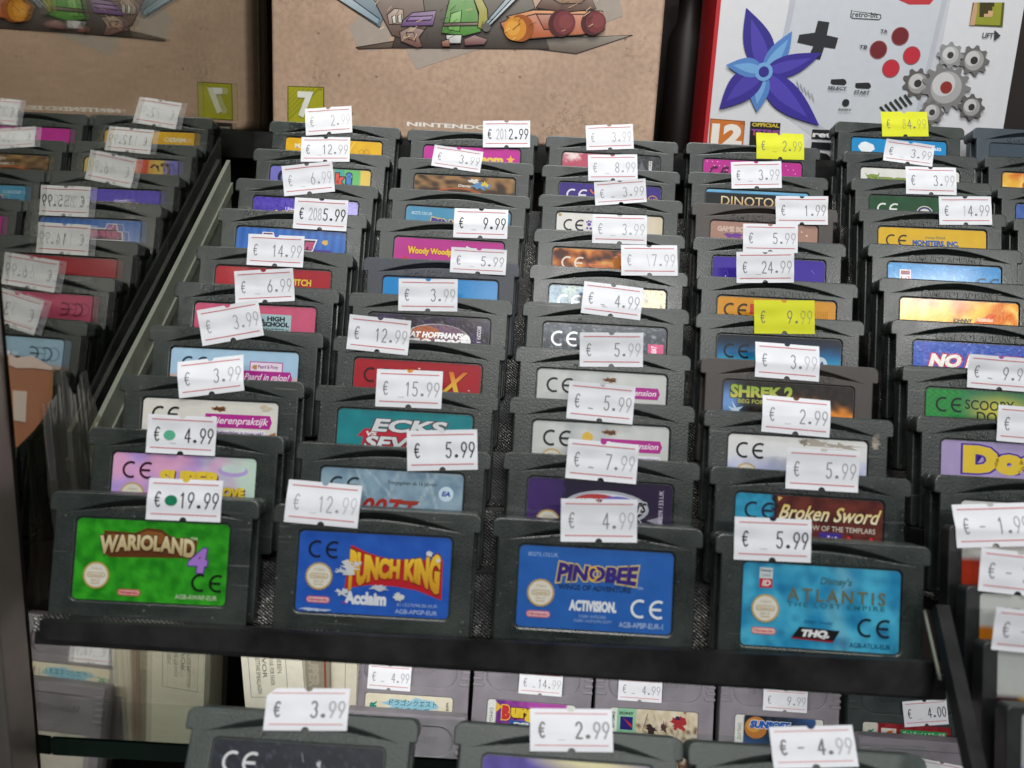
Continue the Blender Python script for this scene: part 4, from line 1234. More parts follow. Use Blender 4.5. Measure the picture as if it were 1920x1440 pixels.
                 items=[('t', 'Disney·PIXAR', 18.4, 3.0, 26.4, 4.3, '#6a6a50', dict(bold=.02)), ('title', [('MONSTERS, INC.', 13.4, 4.6, 31.6, 7.2, '#1c5aa2', dict(bold=.06))]), ('ce', 2.9, 2.7, 4.8, '#2a2410')]),
    (5, 8): dict(bg=blot('#0f3f22', '#15502c', .3, 4, .6), desc='dark green label with white arcs and a round badge, tagged 3.99',
                 items=[('e', 22.6, 6.8, 3.6, 3.4, '#2a3f7a'), ('ring', 22.6, 6.8, 3.3, 3.1, .35, '#d8d0b0'), ('e', 22.6, 6.6, 2.2, 1.9, '#d6d6d0'), ('e', 22.6, 6.8, 1.2, 1.0, '#2c2c34'), ('ce', 3.0, 2.9, 5.0, '#dfe4e0')]),
    (5, 9): dict(bg=flat('#dcdcd6', .04), desc='white label with green lettering, tagged 3.99 on a crumpled tag',
                 items=[('p', [(1.6, 2.0), (3.2, 3.6), (2.6, 3.8)], '#6f8c34'), ('p', [(6.8, 3.2), (8.2, 1.8), (7.6, 3.7)], '#6f8c34'), ('title', [('Super', 3.0, 2.8, 21.6, 7.2, '#7f9a3c', dict(bold=.06, out='#3c4a1c', ow=.03))])]),
    (5, 10): dict(bg=flat('#1487c4', .05), desc='cyan label with a plain white cap shape, yellow tag 4.99',
                  items=[('b', 6.6, 4.2, 3.8, 2.4, '#dfe6ea', 4, .12), ('t', 'E3-0652', 33, 2.6, 40, 4.1, '#d6e6f0', dict(bold=.04))]),
}

POSE = {(1, 1): [0.27, -0.93, -0.56, 0.61], (1, 2): [1.86, 11.97, 17.23, 0.4], (1, 3): [2.94, 24.73, 33.87, 0.62], (1, 4): [4.15, 38.12, 51.2, 0.44], (1, 5): [4.99, 51.45, 68.4, 0.37], (1, 6): [6.0, 64.21, 84.35, -0.02], (1, 7): [7.08, 78.17, 102.66, -0.21], (1, 8): [8.16, 90.3, 118.52, -0.64], (1, 9): [9.45, 103.28, 135.63, -0.26], (1, 10): [10.71, 116.04, 152.9, -0.35],
        (2, 1): [61.33, 1.63, -0.75, 0.27], (2, 2): [62.55, 15.16, 16.32, 0.05], (2, 3): [63.3, 28.16, 34.1, 0.04], (2, 4): [64.35, 41.77, 51.4, -0.23], (2, 5): [65.58, 53.91, 68.5, -0.14], (2, 6): [66.92, 67.4, 84.08, 0.59], (2, 7): [67.81, 81.1, 102.63, -0.3], (2, 8): [69.48, 93.62, 118.84, -0.82], (2, 9): [69.99, 105.52, 135.81, 0.11], (2, 10): [71.17, 118.34, 153.09, 0.31],
        (3, 1): [122.46, 0.72, -0.97, 0.09], (3, 2): [124.02, 14.3, 16.9, -0.19], (3, 3): [124.61, 26.94, 33.73, 0.07], (3, 4): [125.39, 39.46, 51.04, -0.09], (3, 5): [126.84, 52.29, 68.26, -0.03], (3, 6): [128.43, 64.84, 84.0, -0.17], (3, 7): [129.32, 77.53, 100.75, 0.17], (3, 8): [130.38, 90.74, 118.43, 0.09], (3, 9): [131.19, 103.21, 134.91, -0.26], (3, 10): [132.31, 116.46, 152.63, -0.18],
        (4, 1): [183.12, -1.83, -1.49, -0.25], (4, 2): [183.95, 11.02, 16.21, -0.51], (4, 3): [184.63, 24.11, 33.07, -0.26], (4, 4): [186.38, 39.05, 50.7, -0.42], (4, 5): [186.65, 51.01, 67.22, 0.16], (4, 6): [189.11, 62.83, 82.81, -0.16], (4, 7): [189.93, 76.34, 100.48, 0.21], (4, 8): [191.66, 89.51, 117.94, -0.22], (4, 9): [191.9, 101.33, 134.51, 0.06], (4, 10): [193.25, 114.92, 152.17, 0.19],
        (5, 1): [249.12, 12.56, 17.48, 0.0], (5, 2): [250.02, 25.45, 34.93, 0.0], (5, 3): [251.63, 38.29, 51.7, 0.0], (5, 4): [253.6, 51.11, 68.75, 0.0], (5, 5): [254.89, 63.96, 85.93, 0.0], (5, 6): [255.87, 76.29, 101.6, 0.16], (5, 7): [257.7, 89.36, 118.76, 0.62], (5, 8): [259.73, 102.6, 135.69, 0.6], (5, 9): [261.29, 115.58, 152.23, 0.0], (5, 10): [262.26, 128.16, 170.5, -0.29]}

GREEN1, GREEN2 = '#0f7a55', '#58b08c'
YEL = '#d9dc2c'
TAGS = {
    (1, 1): ([(280, 896), (419.3, 901.7), (274, 973.3)], '19.99', 'dark', dict(dot=GREEN1)),
    (1, 2): ([(279.3, 776), (407.3, 782.7), (276, 848.3)], '4.99', 'dark', dict(dot=GREEN2)),
    (1, 3): ([(331, 678.5), (451.4, 663.9), (338.5, 746.9)], '3.99', 'mid', {}),
    (1, 4): ([(369.8, 583), (484.4, 562.8), (382, 649)], '3.99', 'faint', {}),
    (1, 5): ([(439, 509.8), (550.5, 504.3), (443.3, 569.9)], '6.99', 'mid', {}),
    (1, 6): ([(465.9, 438.8), (572, 444), (463.3, 496.9)], '14.99', 'mid', {}),
    (1, 7): ([(552.9, 370.8), (653.75, 377), (550, 428.3)], '5.99', 'dark', dict(ghost='208')),
    (1, 8): ([(529, 313.3), (623.75, 304.2), (534, 368.75)], '6.99', 'faint', {}),
    (1, 9): ([(564.6, 257), (655.8, 257), (565.4, 304)], '12.99', 'mid', {}),
    (1, 10): ([(570.8, 204), (657, 198), (575.8, 255)], '2.99', 'faint', {}),
    (2, 1): ([(540.7, 898.7), (678, 911), (533.6, 978)], '12.99', 'faint', {}),
    (2, 2): ([(762, 807.6), (895, 805), (763.9, 883)], '5.99', 'dark', {}),
    (2, 3): ([(705.5, 691.6), (829.8, 696.4), (705, 761.9)], '15.99', 'mid', {}),
    (2, 4): ([(656.4, 589.9), (770.7, 602), (651, 654.5)], '12.99', 'mid', {}),
    (2, 5): ([(749, 523), (859.8, 524.7), (745.9, 582.8)], '3.99', 'mid', {}),
    (2, 6): ([(846, 463.3), (950, 469), (844.3, 510.8)], '5.99', 'mid', dict(curl=0.8)),
    (2, 7): ([(851.4, 389), (954, 392.3), (849, 445.5)], '9.99', 'dark', {}),
    (2, 9): ([(812.5, 273), (905, 286.7), (810, 309)], '3.99', 'mid', dict(curl=0.5)),
    (2, 10): ([(905, 227), (993.75, 227), (905.8, 277)], '2.99', 'dark', dict(ghost='201')),
    (3, 1): ([(1050.7, 934), (1195, 936), (1050, 1015)], '4.99', 'mid', {}),
    (3, 2): ([(1065, 821.9), (1198, 834), (1059.4, 895.7)], '7.99', 'mid', dict(dash='_')),
    (3, 3): ([(1066.9, 713.9), (1190.6, 725.5), (1062, 784.4)], '5.99', 'mid', dict(dash='_')),
    (3, 4): ([(1087, 624), (1205.8, 625), (1086, 687.5)], '5.99', 'mid', {}),
    (3, 5): ([(1095.8, 525), (1206.8, 539), (1089, 587)], '4.99', 'mid', dict(dash='_')),
    (3, 6): ([(1164.5, 458), (1269.4, 459), (1165.6, 516.7)], '7.99', 'faint', dict(ghost='\\')),
    (3, 7): ([(1111, 401), (1213.7, 404), (1109.5, 456)], '3.99', 'faint', {}),
    (3, 8): ([(1115.7, 343.75), (1211.6, 337), (1113.7, 386)], '3.99', 'faint', dict(dash='_')),
    (3, 9): ([(1103, 290.4), (1195.4, 289.6), (1102, 339.6)], '8.99', 'faint', {}),
    (3, 10): ([(1099.6, 235.4), (1188, 232.5), (1098, 282.5)], '3.99', 'faint', {}),
    (4, 1): ([(1376.5, 968), (1520.8, 974), (1374.5, 1048.5)], '5.99', 'dark', {}),
    (4, 2): ([(1475, 839), (1611.4, 847), (1470, 915.5)], '5.99', 'mid', {}),
    (4, 3): ([(1432, 740), (1559.9, 751.6), (1425, 808.8)], '2.99', 'mid', {}),
    (4, 4): ([(1417, 639.4), (1538, 649), (1414.5, 706.4)], '3.99', 'mid', {}),
    (4, 5): ([(1413.8, 562.7), (1527, 563.8), (1412.7, 625.6)], '9.99', 'mid', dict(paper=YEL)),
    (4, 6): ([(1381, 473.7), (1487.7, 472.7), (1379, 531)], '24.99', 'mid', {}),
    (4, 7): ([(1393.8, 420), (1496, 422), (1391.4, 472.7)], '5.99', 'mid', {}),
    (4, 8): ([(1454, 368.5), (1551, 369.5), (1454, 421)], '1.99', 'mid', {}),
    (4, 9): ([(1370.6, 304.5), (1465, 303), (1370, 354.4)], '3.99', 'mid', {}),
    (4, 10): ([(1418.6, 247.5), (1507.5, 250), (1417.5, 298)], '2.99', 'mid', dict(paper=YEL)),
    (5, 2): ([(1869, 758.7), (2002, 770), (1864.5, 826)], '2.99', 'mid', {}),
    (5, 3): ([(1814, 664), (1936, 674), (1810.5, 726)], '9.99', 'mid', dict(dash='_')),
    (5, 7): ([(1760, 369), (1859, 369), (1758.6, 422)], '4.99', 'mid', dict(ghost='1')),
    (5, 8): ([(1697.8, 311.8), (1793, 314.5), (1697, 363.8)], '3.99', 'mid', {}),
    (5, 9): ([(1654.5, 262.5), (1749, 275), (1656.9, 300.7)], '3.99', 'mid', dict(curl=0.5)),
    (5, 10): ([(1652.7, 208.7), (1740, 208.7), (1652, 256.6)], '4.99', 'mid', dict(paper=YEL, ghost='8')),
}


def make_cart(key, pose, spec, tag_spec, label, group, name='game_cartridge', lean=15.0):
    m = cart_frame(*pose, lean=lean)
    nv = m.to_3x3() @ Vector((0, 1, 0))
    t = thing(name, label, 'game cartridge', m, group)
    link('shell', shell(spec.get('shell') or ('pale' if str(key).startswith('near') else ['grey', 'greyb', 'greyc', 'grey', 'greyb'][(key[0] * 7 + key[1] * 3 + key[0] * key[1]) % 5] if isinstance(key, tuple) else 'grey')), t)
    sticker(t, spec['bg'], spec['items'], M_FOIL if spec.get('foil') else M_LABEL)
    if spec.get('scuff'):
        mb = MB()
        fl = Flat(mb, lambda x, y, l: Vector((x, -.02 - l, CH - y)))
        fl.blob(23.6, 7.2, 1.5, 1.6, '#8a8478', 4, .5)
        fl.blob(23.9, 5.0, 1.0, .9, '#6f6b62', 7, .5)
        fl.blob(23.2, 8.0, .9, .7, '#a8a294', 11, .5)
        mb.build('scuff_mark', M_PAPER, t)
    if tag_spec:
        corners, price, ink, kw = tag_spec
        price_tag(t, m.inverted(), corners, m.translation / S, nv, price, ink, seed=hash(key) % 997 if not isinstance(key, tuple) else key[0] * 31 + key[1] * 7, **kw)
    return t


def LBL(d):
    n = len(d.replace('.', ' ').replace('-', ' ').split())
    return ('dark cartridge, ' if n < 13 else 'cartridge, ' if n < 14 else '') + d


GRP = 'game cartridges standing in the stepped display trays'
for key, pose in POSE.items():
    make_cart(key, pose, CART[key], TAGS.get(key), LBL(CART[key]['desc']), GRP)

# the last column, at the right edge of the picture
SIDE = {1: (1825, 238, 10), 2: (1847, 291, 9), 3: (1871, 349, 8), 4: (1901, 408, 7)}
SPEC6 = {1: dict(shell='slate', bg=flat('#3c4a56', .1), items=[], desc='slate blue cartridge with a bare recess at the far right back'),
         2: dict(bg=johnny, items=[('t', 'GO', 8, 3, 18, 7, '#d05a28', dict(bold=.06, sh=.2))], desc='dark cartridge with a yellow orange label at the right edge behind the blue one'),
         3: dict(bg=blot('#3a5aa0', '#4a6ab4', .3, 4), items=[], desc='dark cartridge with a blue label cut by the right edge, third from the back'),
         4: dict(bg=flat('#3a8ab4', .1), items=[], desc='dark cartridge only its left corner showing at the right edge')}
for k, (px, py, row) in SIDE.items():
    nn = POSE[5, row][1] + 1
    p = on_plane(px, py, N * nn, N)
    make_cart('side%d' % k, [p.x, nn, p.dot(U), 0.0], SPEC6[k], None, SPEC6[k]['desc'], GRP)
p = on_plane(1832, 285, N * (POSE[5, 9][1] + 4.4), N)
wc = thing('game_cartridge', 'white cartridge edge peeking out behind the yellow orange label at right', 'game cartridge', cart_frame(p.x, POSE[5, 9][1] + 11.5, p.dot(U) - 3.0, 0), GRP)
link('shell', shell('white'), wc)

# ------------------------------------------------------------------ the stepped trays
ROWN = {r: sum(POSE[c, r][1] for c in range(1, 5)) / 4 for r in range(1, 11)}
ROWU = {r: min(POSE[c, r][2] for c in range(1, 5)) for r in range(1, 11)}


def tray(name, label, x0, x1, rows, nfun, ufun, kx, bar=None):
    t = thing(name, label, 'display tray', frame(Vector(((x0 + x1) / 2, 0, 0)) + N * nfun(rows[0]) + U * (ufun(rows[0]) - 48), Vector((1, 0, 0)), N, U))
    inv = t.matrix_world.inverted()

    def loc(x, n, u):
        return (inv @ ((Vector((x, 0, 0)) + N * n + U * u) * S)) / S

    def block(mb, xa, xb, na, nb, ua, ub):
        p = [loc(x, n, u) for x in (xa, xb) for n in (na, nb) for u in (ua, ub)]
        mb.add(p, [(0, 1, 3, 2), (4, 6, 7, 5), (0, 4, 5, 1), (2, 3, 7, 6), (0, 2, 6, 4), (1, 5, 7, 3)])
    cloth, board = MB(), MB()
    for i, r in enumerate(rows):
        na = nfun(r) - (6.5 if i == 0 else 3.6)
        nb = nfun(r + 1) - 3.6 if r + 1 in rows else nfun(r) + 14
        ub = ufun(r) - CH - .1
        if i == 0:
            block(cloth, x0, x1, na, nfun(r) - 1.2, ub + .05, ub + 2.3)
        dx = kx * (r - rows[0])
        block(cloth, x0 + dx, x1 + dx, na, nb, ub - (17.5 if i else 1.0), ub)
        
        block(board, x0 + dx + .2, x1 + dx - .2, na + .3, nb, ub - (19 if i else 4.5), ub - (17.5 if i else 1.0))
    cloth.build('stepped_lining', M_FABRIC, t)
    board.build('tray_base', M_BLACK, t)
    if bar:
        mb = MB()
        r = rows[0]
        ub = ufun(r) - CH
        pn = N * (nfun(r) - 9.0)
        mb.prism([(inv @ (on_plane(px, py, pn, N) * S)) / S for px, py in bar], Vector((0, 2.6, 0)))
        mb.build('front_rail', M_BLACK, t)
    return t, loc, block


tray('stepped_tray', 'wide black stepped tray lined with silver ribbed cloth, holding four columns of cartridges', 2.5, 243.5, list(range(1, 11)), lambda r: ROWN[r], lambda r: ROWU[r], 1.15, bar=[(74, 1163), (74, 1198), (1749, 1308), (1757, 1243)])
t2, loc2, block2 = tray('stepped_tray', 'narrow black stepped tray at the right edge with a slanted side bar', 249.0, 372, list(range(1, 11)), lambda r: POSE[5, r][1], lambda r: POSE[5, r][2], 1.3)
# slanted side bar of the right tray and its bright edge
a = on_plane(1743, 1146, N * -6, N)
b = on_plane(1818, 1500, N * -34, N)
inv2 = t2.matrix_world.inverted()
d = (b - a).normalized()
side = Vector((1, 0, 0))
up_ = side.cross(d).normalized()
mb = MB()


def bar_pts(p, q, wx, hz):
    return [(inv2 @ (v * S)) / S for e in (p, q) for v in (e, e + side * wx, e + side * wx - up_ * hz, e - up_ * hz)]


mb.add(bar_pts(a, b, 3.4, 4), [(0, 1, 2, 3), (7, 6, 5, 4), (0, 4, 5, 1), (1, 5, 6, 2), (2, 6, 7, 3), (3, 7, 4, 0)])
mb.build('side_bar', M_BLACK, t2)
mb = MB()
a2, b2 = on_plane(1733, 1145, N * -6.3, N), on_plane(1763, 1275, N * -16, N)
mb.tube([(inv2 @ (v * S)) / S for v in (a2 + (b2 - a2) * k / 6 for k in range(7))], .45)
mb.build('bright_edge', M_BOARD, t2)

# ------------------------------------------------------------------ cartridges in the nearest tray, blurred at the bottom edge
FG = [((353.6, 1323), (786.7, 1350), dict(bg=speck('#20252e', '#49505c', '#2f3540', .12, 3), items=[('ce', 2.7, 2.4, 5.0, '#d8dadc'), ('seal', 6.2, 12, 3.9), ('b', 26.5, 4.2, .5, .8, '#b9bcc0', 3, .5), ('s', [(22, 2), (22.6, 4)], .15, '#9aa0a8')], desc='black speckled label, leftmost in the nearest row, tagged 3.99'),
       ([(500, 1290), (655, 1291), (496, 1369)], '3.99', 'blurred', dict(cut=2.2))),
      ((853, 1353), (1280.6, 1384), dict(bg=lambda x, y: mixc(blot('#3a2a86', '#5040a0', .3, 4)(x, y), lin('#d8cfa0'), 1.6 - math.hypot((x - 27) / 11, (y + 1) / 3.2)), items=[('title', [('TENNIS', 16, 4.6, 38, 9.4, '#d9b848', dict(bold=.06, out='#2a1a50', ow=.04))]), ('ce', 4.2, 3.2, 5.0, '#dcdce4')], desc='purple label with yellow capitals at the bottom edge, tagged 2.99'),
       ([(995, 1328), (1150, 1330), (990.7, 1408)], '2.99', 'blurred', {})),
      ((1290, 1390), (1732, 1416), dict(bg=flat('#d2d0cc', .05), items=[], desc='hidden pale label at the bottom right edge, tagged 4.99'),
       ([(1443.7, 1367.5), (1601, 1363.7), (1445.6, 1436)], '4.99', 'blurred', dict(dash='-')))]
for i, (tl, tr, spec, tg) in enumerate(FG):
    nn = -28 - 3 * (i == 2) + 12
    dist = FPX * CW / math.hypot(tr[0] - tl[0], tr[1] - tl[1])
    P0 = CAM + ray(*tl) * dist
    P1 = CAM + ray(*tr) * dist
    le = math.radians(31)
    roll = math.degrees(math.asin((P1 - P0).normalized().dot(Vector((0, math.sin(le), math.cos(le))))))
    make_cart('near%d' % i, [P0.x, P0.dot(N), P0.dot(U), roll], spec, tg, LBL(spec['desc']), 'game cartridges in the nearest tray', lean=31.0)
    NEAR_N, NEAR_U = P0.dot(N), P0.dot(U)
NU, NN = Vector((0, math.sin(math.radians(31)), math.cos(math.radians(31)))), Vector((0, math.cos(math.radians(31)), -math.sin(math.radians(31))))
tn = thing('cartridge_ledge', 'black ledge under the three nearest cartridges at the bottom edge', 'display ledge', frame(Vector((140, 0, 0)) + N * NEAR_N + U * NEAR_U - NU * 42.0, Vector((1, 0, 0)), NN, NU))
mb = MB()
mb.box(-105, 105, -6, 14, 2, 6.4)
mb.build('ledge_board', M_BLACK, tn)

# ------------------------------------------------------------------ grey cartridges on the lower shelf
GW, GH = 57.0, 65.0


def gb_shell(mat):
    mb = MB()
    out = rrect(-GW / 2, GW / 2, 0, GH, 1.6, 4)
    lab = rrect(-21.3, 21.3, 4, 42.5, 1.6)[::-1]
    oval = rrect(-22.5, 22.5, 46.8, 60.4, 6.7, 8)[::-1]
    grips = []
    for s in (-1, 1):
        for k in range(5):
            z = 60.6 - k * 2.9
            xa, xb = (-28.7, -23.6 - (.9 if k in (1, 2, 3) else 0)) if s < 0 else (23.6 + (.9 if k in (1, 2, 3) else 0), 28.7)
            grips.append((xa, xb, z))
    v, f = curve_mesh([out, lab, oval], 1.2, .35, 2)
    mb.add(v, f)
    mb.box(-GW / 2 + .8, GW / 2 - .8, .62, 1.1, 1, 44.5)
    v, f = curve_mesh([rrect(-GW / 2, GW / 2, 0, GH, 1.6, 4)], 6.2, .4, 1)
    mb.add([(x, y + 1.35, z) for x, y, z in v], f)
    for xa, xb, z in grips:
        v, f = curve_mesh([rrect(xa, xb, z - .75, z + .75, .6, 3)], 1.4, .35, 1)
        mb.add([(x, y - 1.1, z) for x, y, z in v], f)
    for words, x0, x1, z0, z1 in (('Nintendo', -15.5, -2.5, 52, 55.2), ('GAME BOY', -1, 15, 52, 55.2)):
        tv, tf = text_shape(words, 0.02)
        a0, a1 = min(p[0] for p in tv), max(p[0] for p in tv)
        b0, b1 = min(p[1] for p in tv), max(p[1] for p in tv)
        pts = [((x - a0) / (a1 - a0) * (x1 - x0) + x0, (y - b0) / (b1 - b0) * (z1 - z0) + z0) for x, y in tv]
        nv = len(pts)
        ed = {}
        for fc in tf:
            for p, q in zip(fc, fc[1:] + fc[:1]):
                ed[(p, q)] = 1
        rim = [e for e in ed if (e[1], e[0]) not in ed]
        mb.add([(x, .95, z) for x, z in pts] + [(x, 1.36, z) for x, z in pts], list(tf) + [(q, p, nv + p, nv + q) for p, q in rim])
    return mb.mesh('shell', [mat])


GBM = {'grey': gb_shell(M_GB), 'dark': gb_shell(M_GB_DARK)}


def gb5(x, y):
    return mixc(lin('#7c1c22'), lin('#a03038'), .5 + nz(x, y, .3, 4)) if x > 7 else lin('#d9d8cc')


def hook(x, y):
    b = mixc(lin('#cdbf9c'), lin('#e0d6c4'), .5 + nz(x, y, .3, 3))
    b = mixc(b, lin('#6a4a3c'), nz(x, y, .55, 8) * 1.6 - .1 + (y - 6) * .06)
    if x < 12.6:
        b = lin('#8fc4a2')
    if x < 3.4:
        b = lin('#dfe4dc')
    return b


GB = [
    ((656.7, 1297), (876, 1310), 'grey', dict(bg=flat('#e2dcc4', .05), items=[('t', 'CR', 2.2, 3.6, 5.6, 9.6, '#178a7a', dict(rot=-90, bold=.06)), ('e', 3.6, 9.8, 1.3, 1.1, '#d89a2c'),
        ('b', 22, 5.6, 12, 3.6, '#8fc3dc', 5, .35), ('t', '1・2・さくせん', 17, 9.2, 27, 10.2, '#3a86a8', {}), ('t', 'DMG-ADQJ-JPN', 39, 2.4, 40.4, 13, '#3a3a38', dict(rot=-90, bold=.03)),
        ('title', [('ドラゴンクエスト', 11.4, 2.0, 34.4, 5.2, '#1f7c86', dict(bold=.04, out='#dff0f0', ow=.03, sh=.1)), ('モンスターズ', 14, 5.4, 31, 8.6, '#1f8a94', dict(bold=.04, out='#dff0f0', ow=.03, sh=.1))])], desc='grey cartridge with cream label and teal Japanese lettering, tagged 4.99'),
     ([(692, 1242.7), (773, 1249), (688, 1290)], '4.99', 'mid', dict(dash='_'))),
    ((887.7, 1309), (1105, 1325), 'grey', dict(bg=lambda x, y: lin('#dfe2dc') if x < 3.8 or x > 38 else (mixc(lin('#6a3486'), lin('#b04fa6'), (x - 6) / 18 + nz(x, y, .4, 4) * .5)), items=[('t', 'DMG-', 1.2, 4, 2.8, 11, '#4a6a5a', dict(rot=90)), ('p', [(4, 1), (4, 6), (7, 3)], '#e0b43c'), ('r', 11, 9.0, 34, 12.5, '#2a5ea0'), ('t', 'DELUXE', 13, 9.8, 31, 12, '#e2e6e4', dict(bold=.06)),
        ('title', [('B', 7, 2.2, 11, 9, '#c83a3c', dict(bold=.08, out='#f0d048', ow=.05)), ('urger', 11.4, 3.0, 30, 9.4, '#e8c63c', dict(bold=.08, out='#4a2a1c', ow=.05)), ], ) if False else ('title', [('B', 7, 2.2, 11, 9, '#c83a3c', dict(bold=.08, out='#f0d048', ow=.05)), ('urger', 11.4, 3.0, 30, 9.4, '#e8c63c', dict(bold=.08, out='#4a2a1c', ow=.05))])], desc='grey cartridge with pink label and fat bubble lettering, tagged 14.99'),
     ([(975, 1256), (1057, 1263), (970.7, 1299)], '14.99', 'mid', dict(dash='_'))),
    ((1115.7, 1325), (1338, 1338), 'grey', dict(bg=hook, items=[('t', 'DMG-HK', .9, 2, 2.4, 10, '#3a5a4a', dict(rot=90, bold=.03)), ('t', 'SONY', 4.4, 1.6, 11.4, 3.0, '#22303a', dict(bold=.04)), ('r', 5, 3.9, 11, 10, '#2b2474'), ('p', [(6, 4.2), (10.4, 9), (10.8, 7.6)], '#b83a3c'), ('b', 33, 6, 3.2, 3.0, '#a8343a', 5, .5), ('b', 32.4, 3.0, 1.4, 1.0, '#3a2a4a', 7, .3), ('b', 20, 9, 3, 1.8, '#3a2c2c', 4, .5), ('b', 26, 8, 1.6, 2.4, '#54383a', 8, .5), ('s', [(18, 2), (16, 10)], .4, '#8a6a58')], desc='grey cartridge with painted label and square purple logo, tagged 4.99'),
     ([(1159, 1268), (1242, 1274), (1158, 1311.7)], '4.99', 'mid', dict(dash='_'))),
    ((1350.7, 1338), (1574, 1352), 'grey', dict(bg=lambda x, y: lin('#dfe0da') if x < 4.5 or x > 38.5 else mixc(blot('#1c2430', '#2f3c48', .4, 4)(x, y), lin('#4a74b8'), (x - 24) / 20 * (1 - y / 8)), items=[('t', 'DMG-VYZ', 1.4, 4, 3, 11.6, '#5a6a64', dict(rot=90)), ('e', 10, 5.6, 5.4, 5.2, '#b8793a'), ('e', 9, 4.6, 3.6, 3.2, '#d0984e'), ('title', [('SUNSOFT', 7, 2.2, 26, 5.8, '#2a62b8', dict(bold=.07, sh=.15, out='#e4e8ec', ow=.06))])], desc='grey cartridge with orange planet and blue lettering on black, tagged 9.99'),
     ([(1429.5, 1289.5), (1514, 1295.5), (1429.5, 1330.7)], '9.99', 'mid', {})),
    ((1590, 1352), (1813, 1366), 'dark', dict(bg=gb5, items=[('t', 'CR', 2.4, 2.8, 5.2, 7.6, '#178a6a', dict(rot=-90, bold=.06)), ('e', 3.8, 8.6, 1.2, 1.2, '#d89a2c'), ('r', 8.8, 2.2, 16, 9.6, '#dcdcd4'), ('p', [(10, 6.4), (12, 3.4), (14.8, 3.0), (12.6, 6.0)], '#d8752c'), ('p', [(10.4, 7.2), (12.8, 6.4), (15, 3.8), (13, 7.4)], '#c0342c'), ('t', 'KONAMI', 9.6, 8.0, 15.2, 9.2, '#2a2a2c', dict(bold=.06)),
        ('r', 18, 2.4, 40, 5.4, '#1f9a58'), ('t', 'ゲームボーイ & カラー共通', 19, 2.9, 39.2, 5.0, '#e2ece2', dict(bold=.02)), ('t', 'DMG-ASKJ-JPN', 27, 6.2, 39.8, 7.6, '#e2d8d4', dict(bold=.05)), ('e', 23.6, 8.6, 2.6, 1.9, '#c3bb84'), ('p', [(21, 9), (23.6, 10.6), (26.2, 9), (23.6, 9.8)], '#2a2420')], desc='dark cartridge with red label and green Japanese banner, tagged 4.00'),
     ([(1689, 1315), (1773.7, 1309), (1695, 1363)], '4.00', 'dark', {})),
]
GBG = 'large cartridges on the lower shelf'
GBN = None
for i, (tl, tr, kind, spec, tg) in enumerate(GB):
    dist = 370.0
    wpx = FPX * GW / dist
    P0 = CAM + ray(*tl) * dist           # left edge at the height of the label's top
    P1 = CAM + ray(*tr) * dist
    roll = math.degrees(math.asin((P1 - P0).normalized().dot(U)))
    u = P0.dot(U) + (GH - 42.2)
    m = cart_frame(P0.x, P0.dot(N), u, roll, GH, GW)
    if GBN is None:
        GBN, GBU, GBX = P0.dot(N), u, P0.x
    t = thing('game_cartridge', spec['desc'], 'game cartridge', m, GBG)
    t['top_mm'] = 90.0
    link('shell', GBM[kind], t)
    sticker(t, spec['bg'], spec['items'], M_LABEL, w=42, h=38, x0=-21, ztop=42.2, y=.45)
    price_tag(t, m.inverted(), tg[0], m.translation / S, N, tg[1], tg[2], seed=i + 40, **tg[3])
    if i in (0, 4):
        P2 = P0 - U * (27 if i == 0 else 25) - N * 13
        P2 = P2 + Vector((0.5, 0, 0)) + U * (GH - 42.2)
        m2 = cart_frame(P2.x, P2.dot(N), P2.dot(U), roll, GH, GW)
        t3 = thing('game_cartridge', ('grey cartridge in front of the cream labelled one on the lower shelf, label hidden' if i == 0 else 'pale grey cartridge half hidden below the red labelled one at lower right'), 'game cartridge', m2, GBG)
        t3['top_mm'] = 90.0
        link('shell', GBM['grey'], t3)
        sticker(t3, flat('#c9c6bc'), [], M_LABEL, w=42, h=38, x0=-21, ztop=42.2, y=.45)
        if i == 4:
            price_tag(t3, m2.inverted(), [(1728, 1422), (1790, 1434), (1734, 1462)], m2.translation / S, N, '3.99', 'mid', seed=51)

# the lower shelf under them
sh = MB()
f0 = Vector((0, 0, 0)) + N * GBN + U * (GBU - GH)
sh.box(-60, 420, f0.y - 70, f0.y + 70, f0.z - 33, f0.z - 28)
o = sh.build('lower_shelf', M_DARK)
tag(o, 'dark lower shelf board under the large grey cartridges', 'shelf')

# cream boxes with small print standing to the left of them
def card_box(name, label, tl, tr, bl, depth, y, color, words=(), group=None, spine=None):
    A, B, Cc = on_y(*tl, y), on_y(*tr, y), on_y(*bl, y)
    ex = (B - A)
    wd = ex.length
    ex.normalize()
    ez = (A - Cc)
    ht = ez.length
    ez.normalize()
    ny = ez.cross(ex).normalized()
    if ny.y < 0:
        ny = -ny
    o = thing(name, label, 'box', frame(Cc, ex, ny, ez), group)
    mb = MB()
    mb.box(0, wd, 0, depth, 0, ht, lin(color))
    mb.build('carton', M_CREAM, o)
    if words:
        m2 = MB()
        fl = Flat(m2, lambda x, yv, l: Vector((x, -.03 - l, ht - yv)), 0, .02)
        for w_ in words:
            getattr(fl, w_[0])(*w_[1:-1], **w_[-1]) if isinstance(w_[-1], dict) else getattr(fl, w_[0])(*w_[1:])
        m2.build('small_print', M_CREAM, o)
    return o


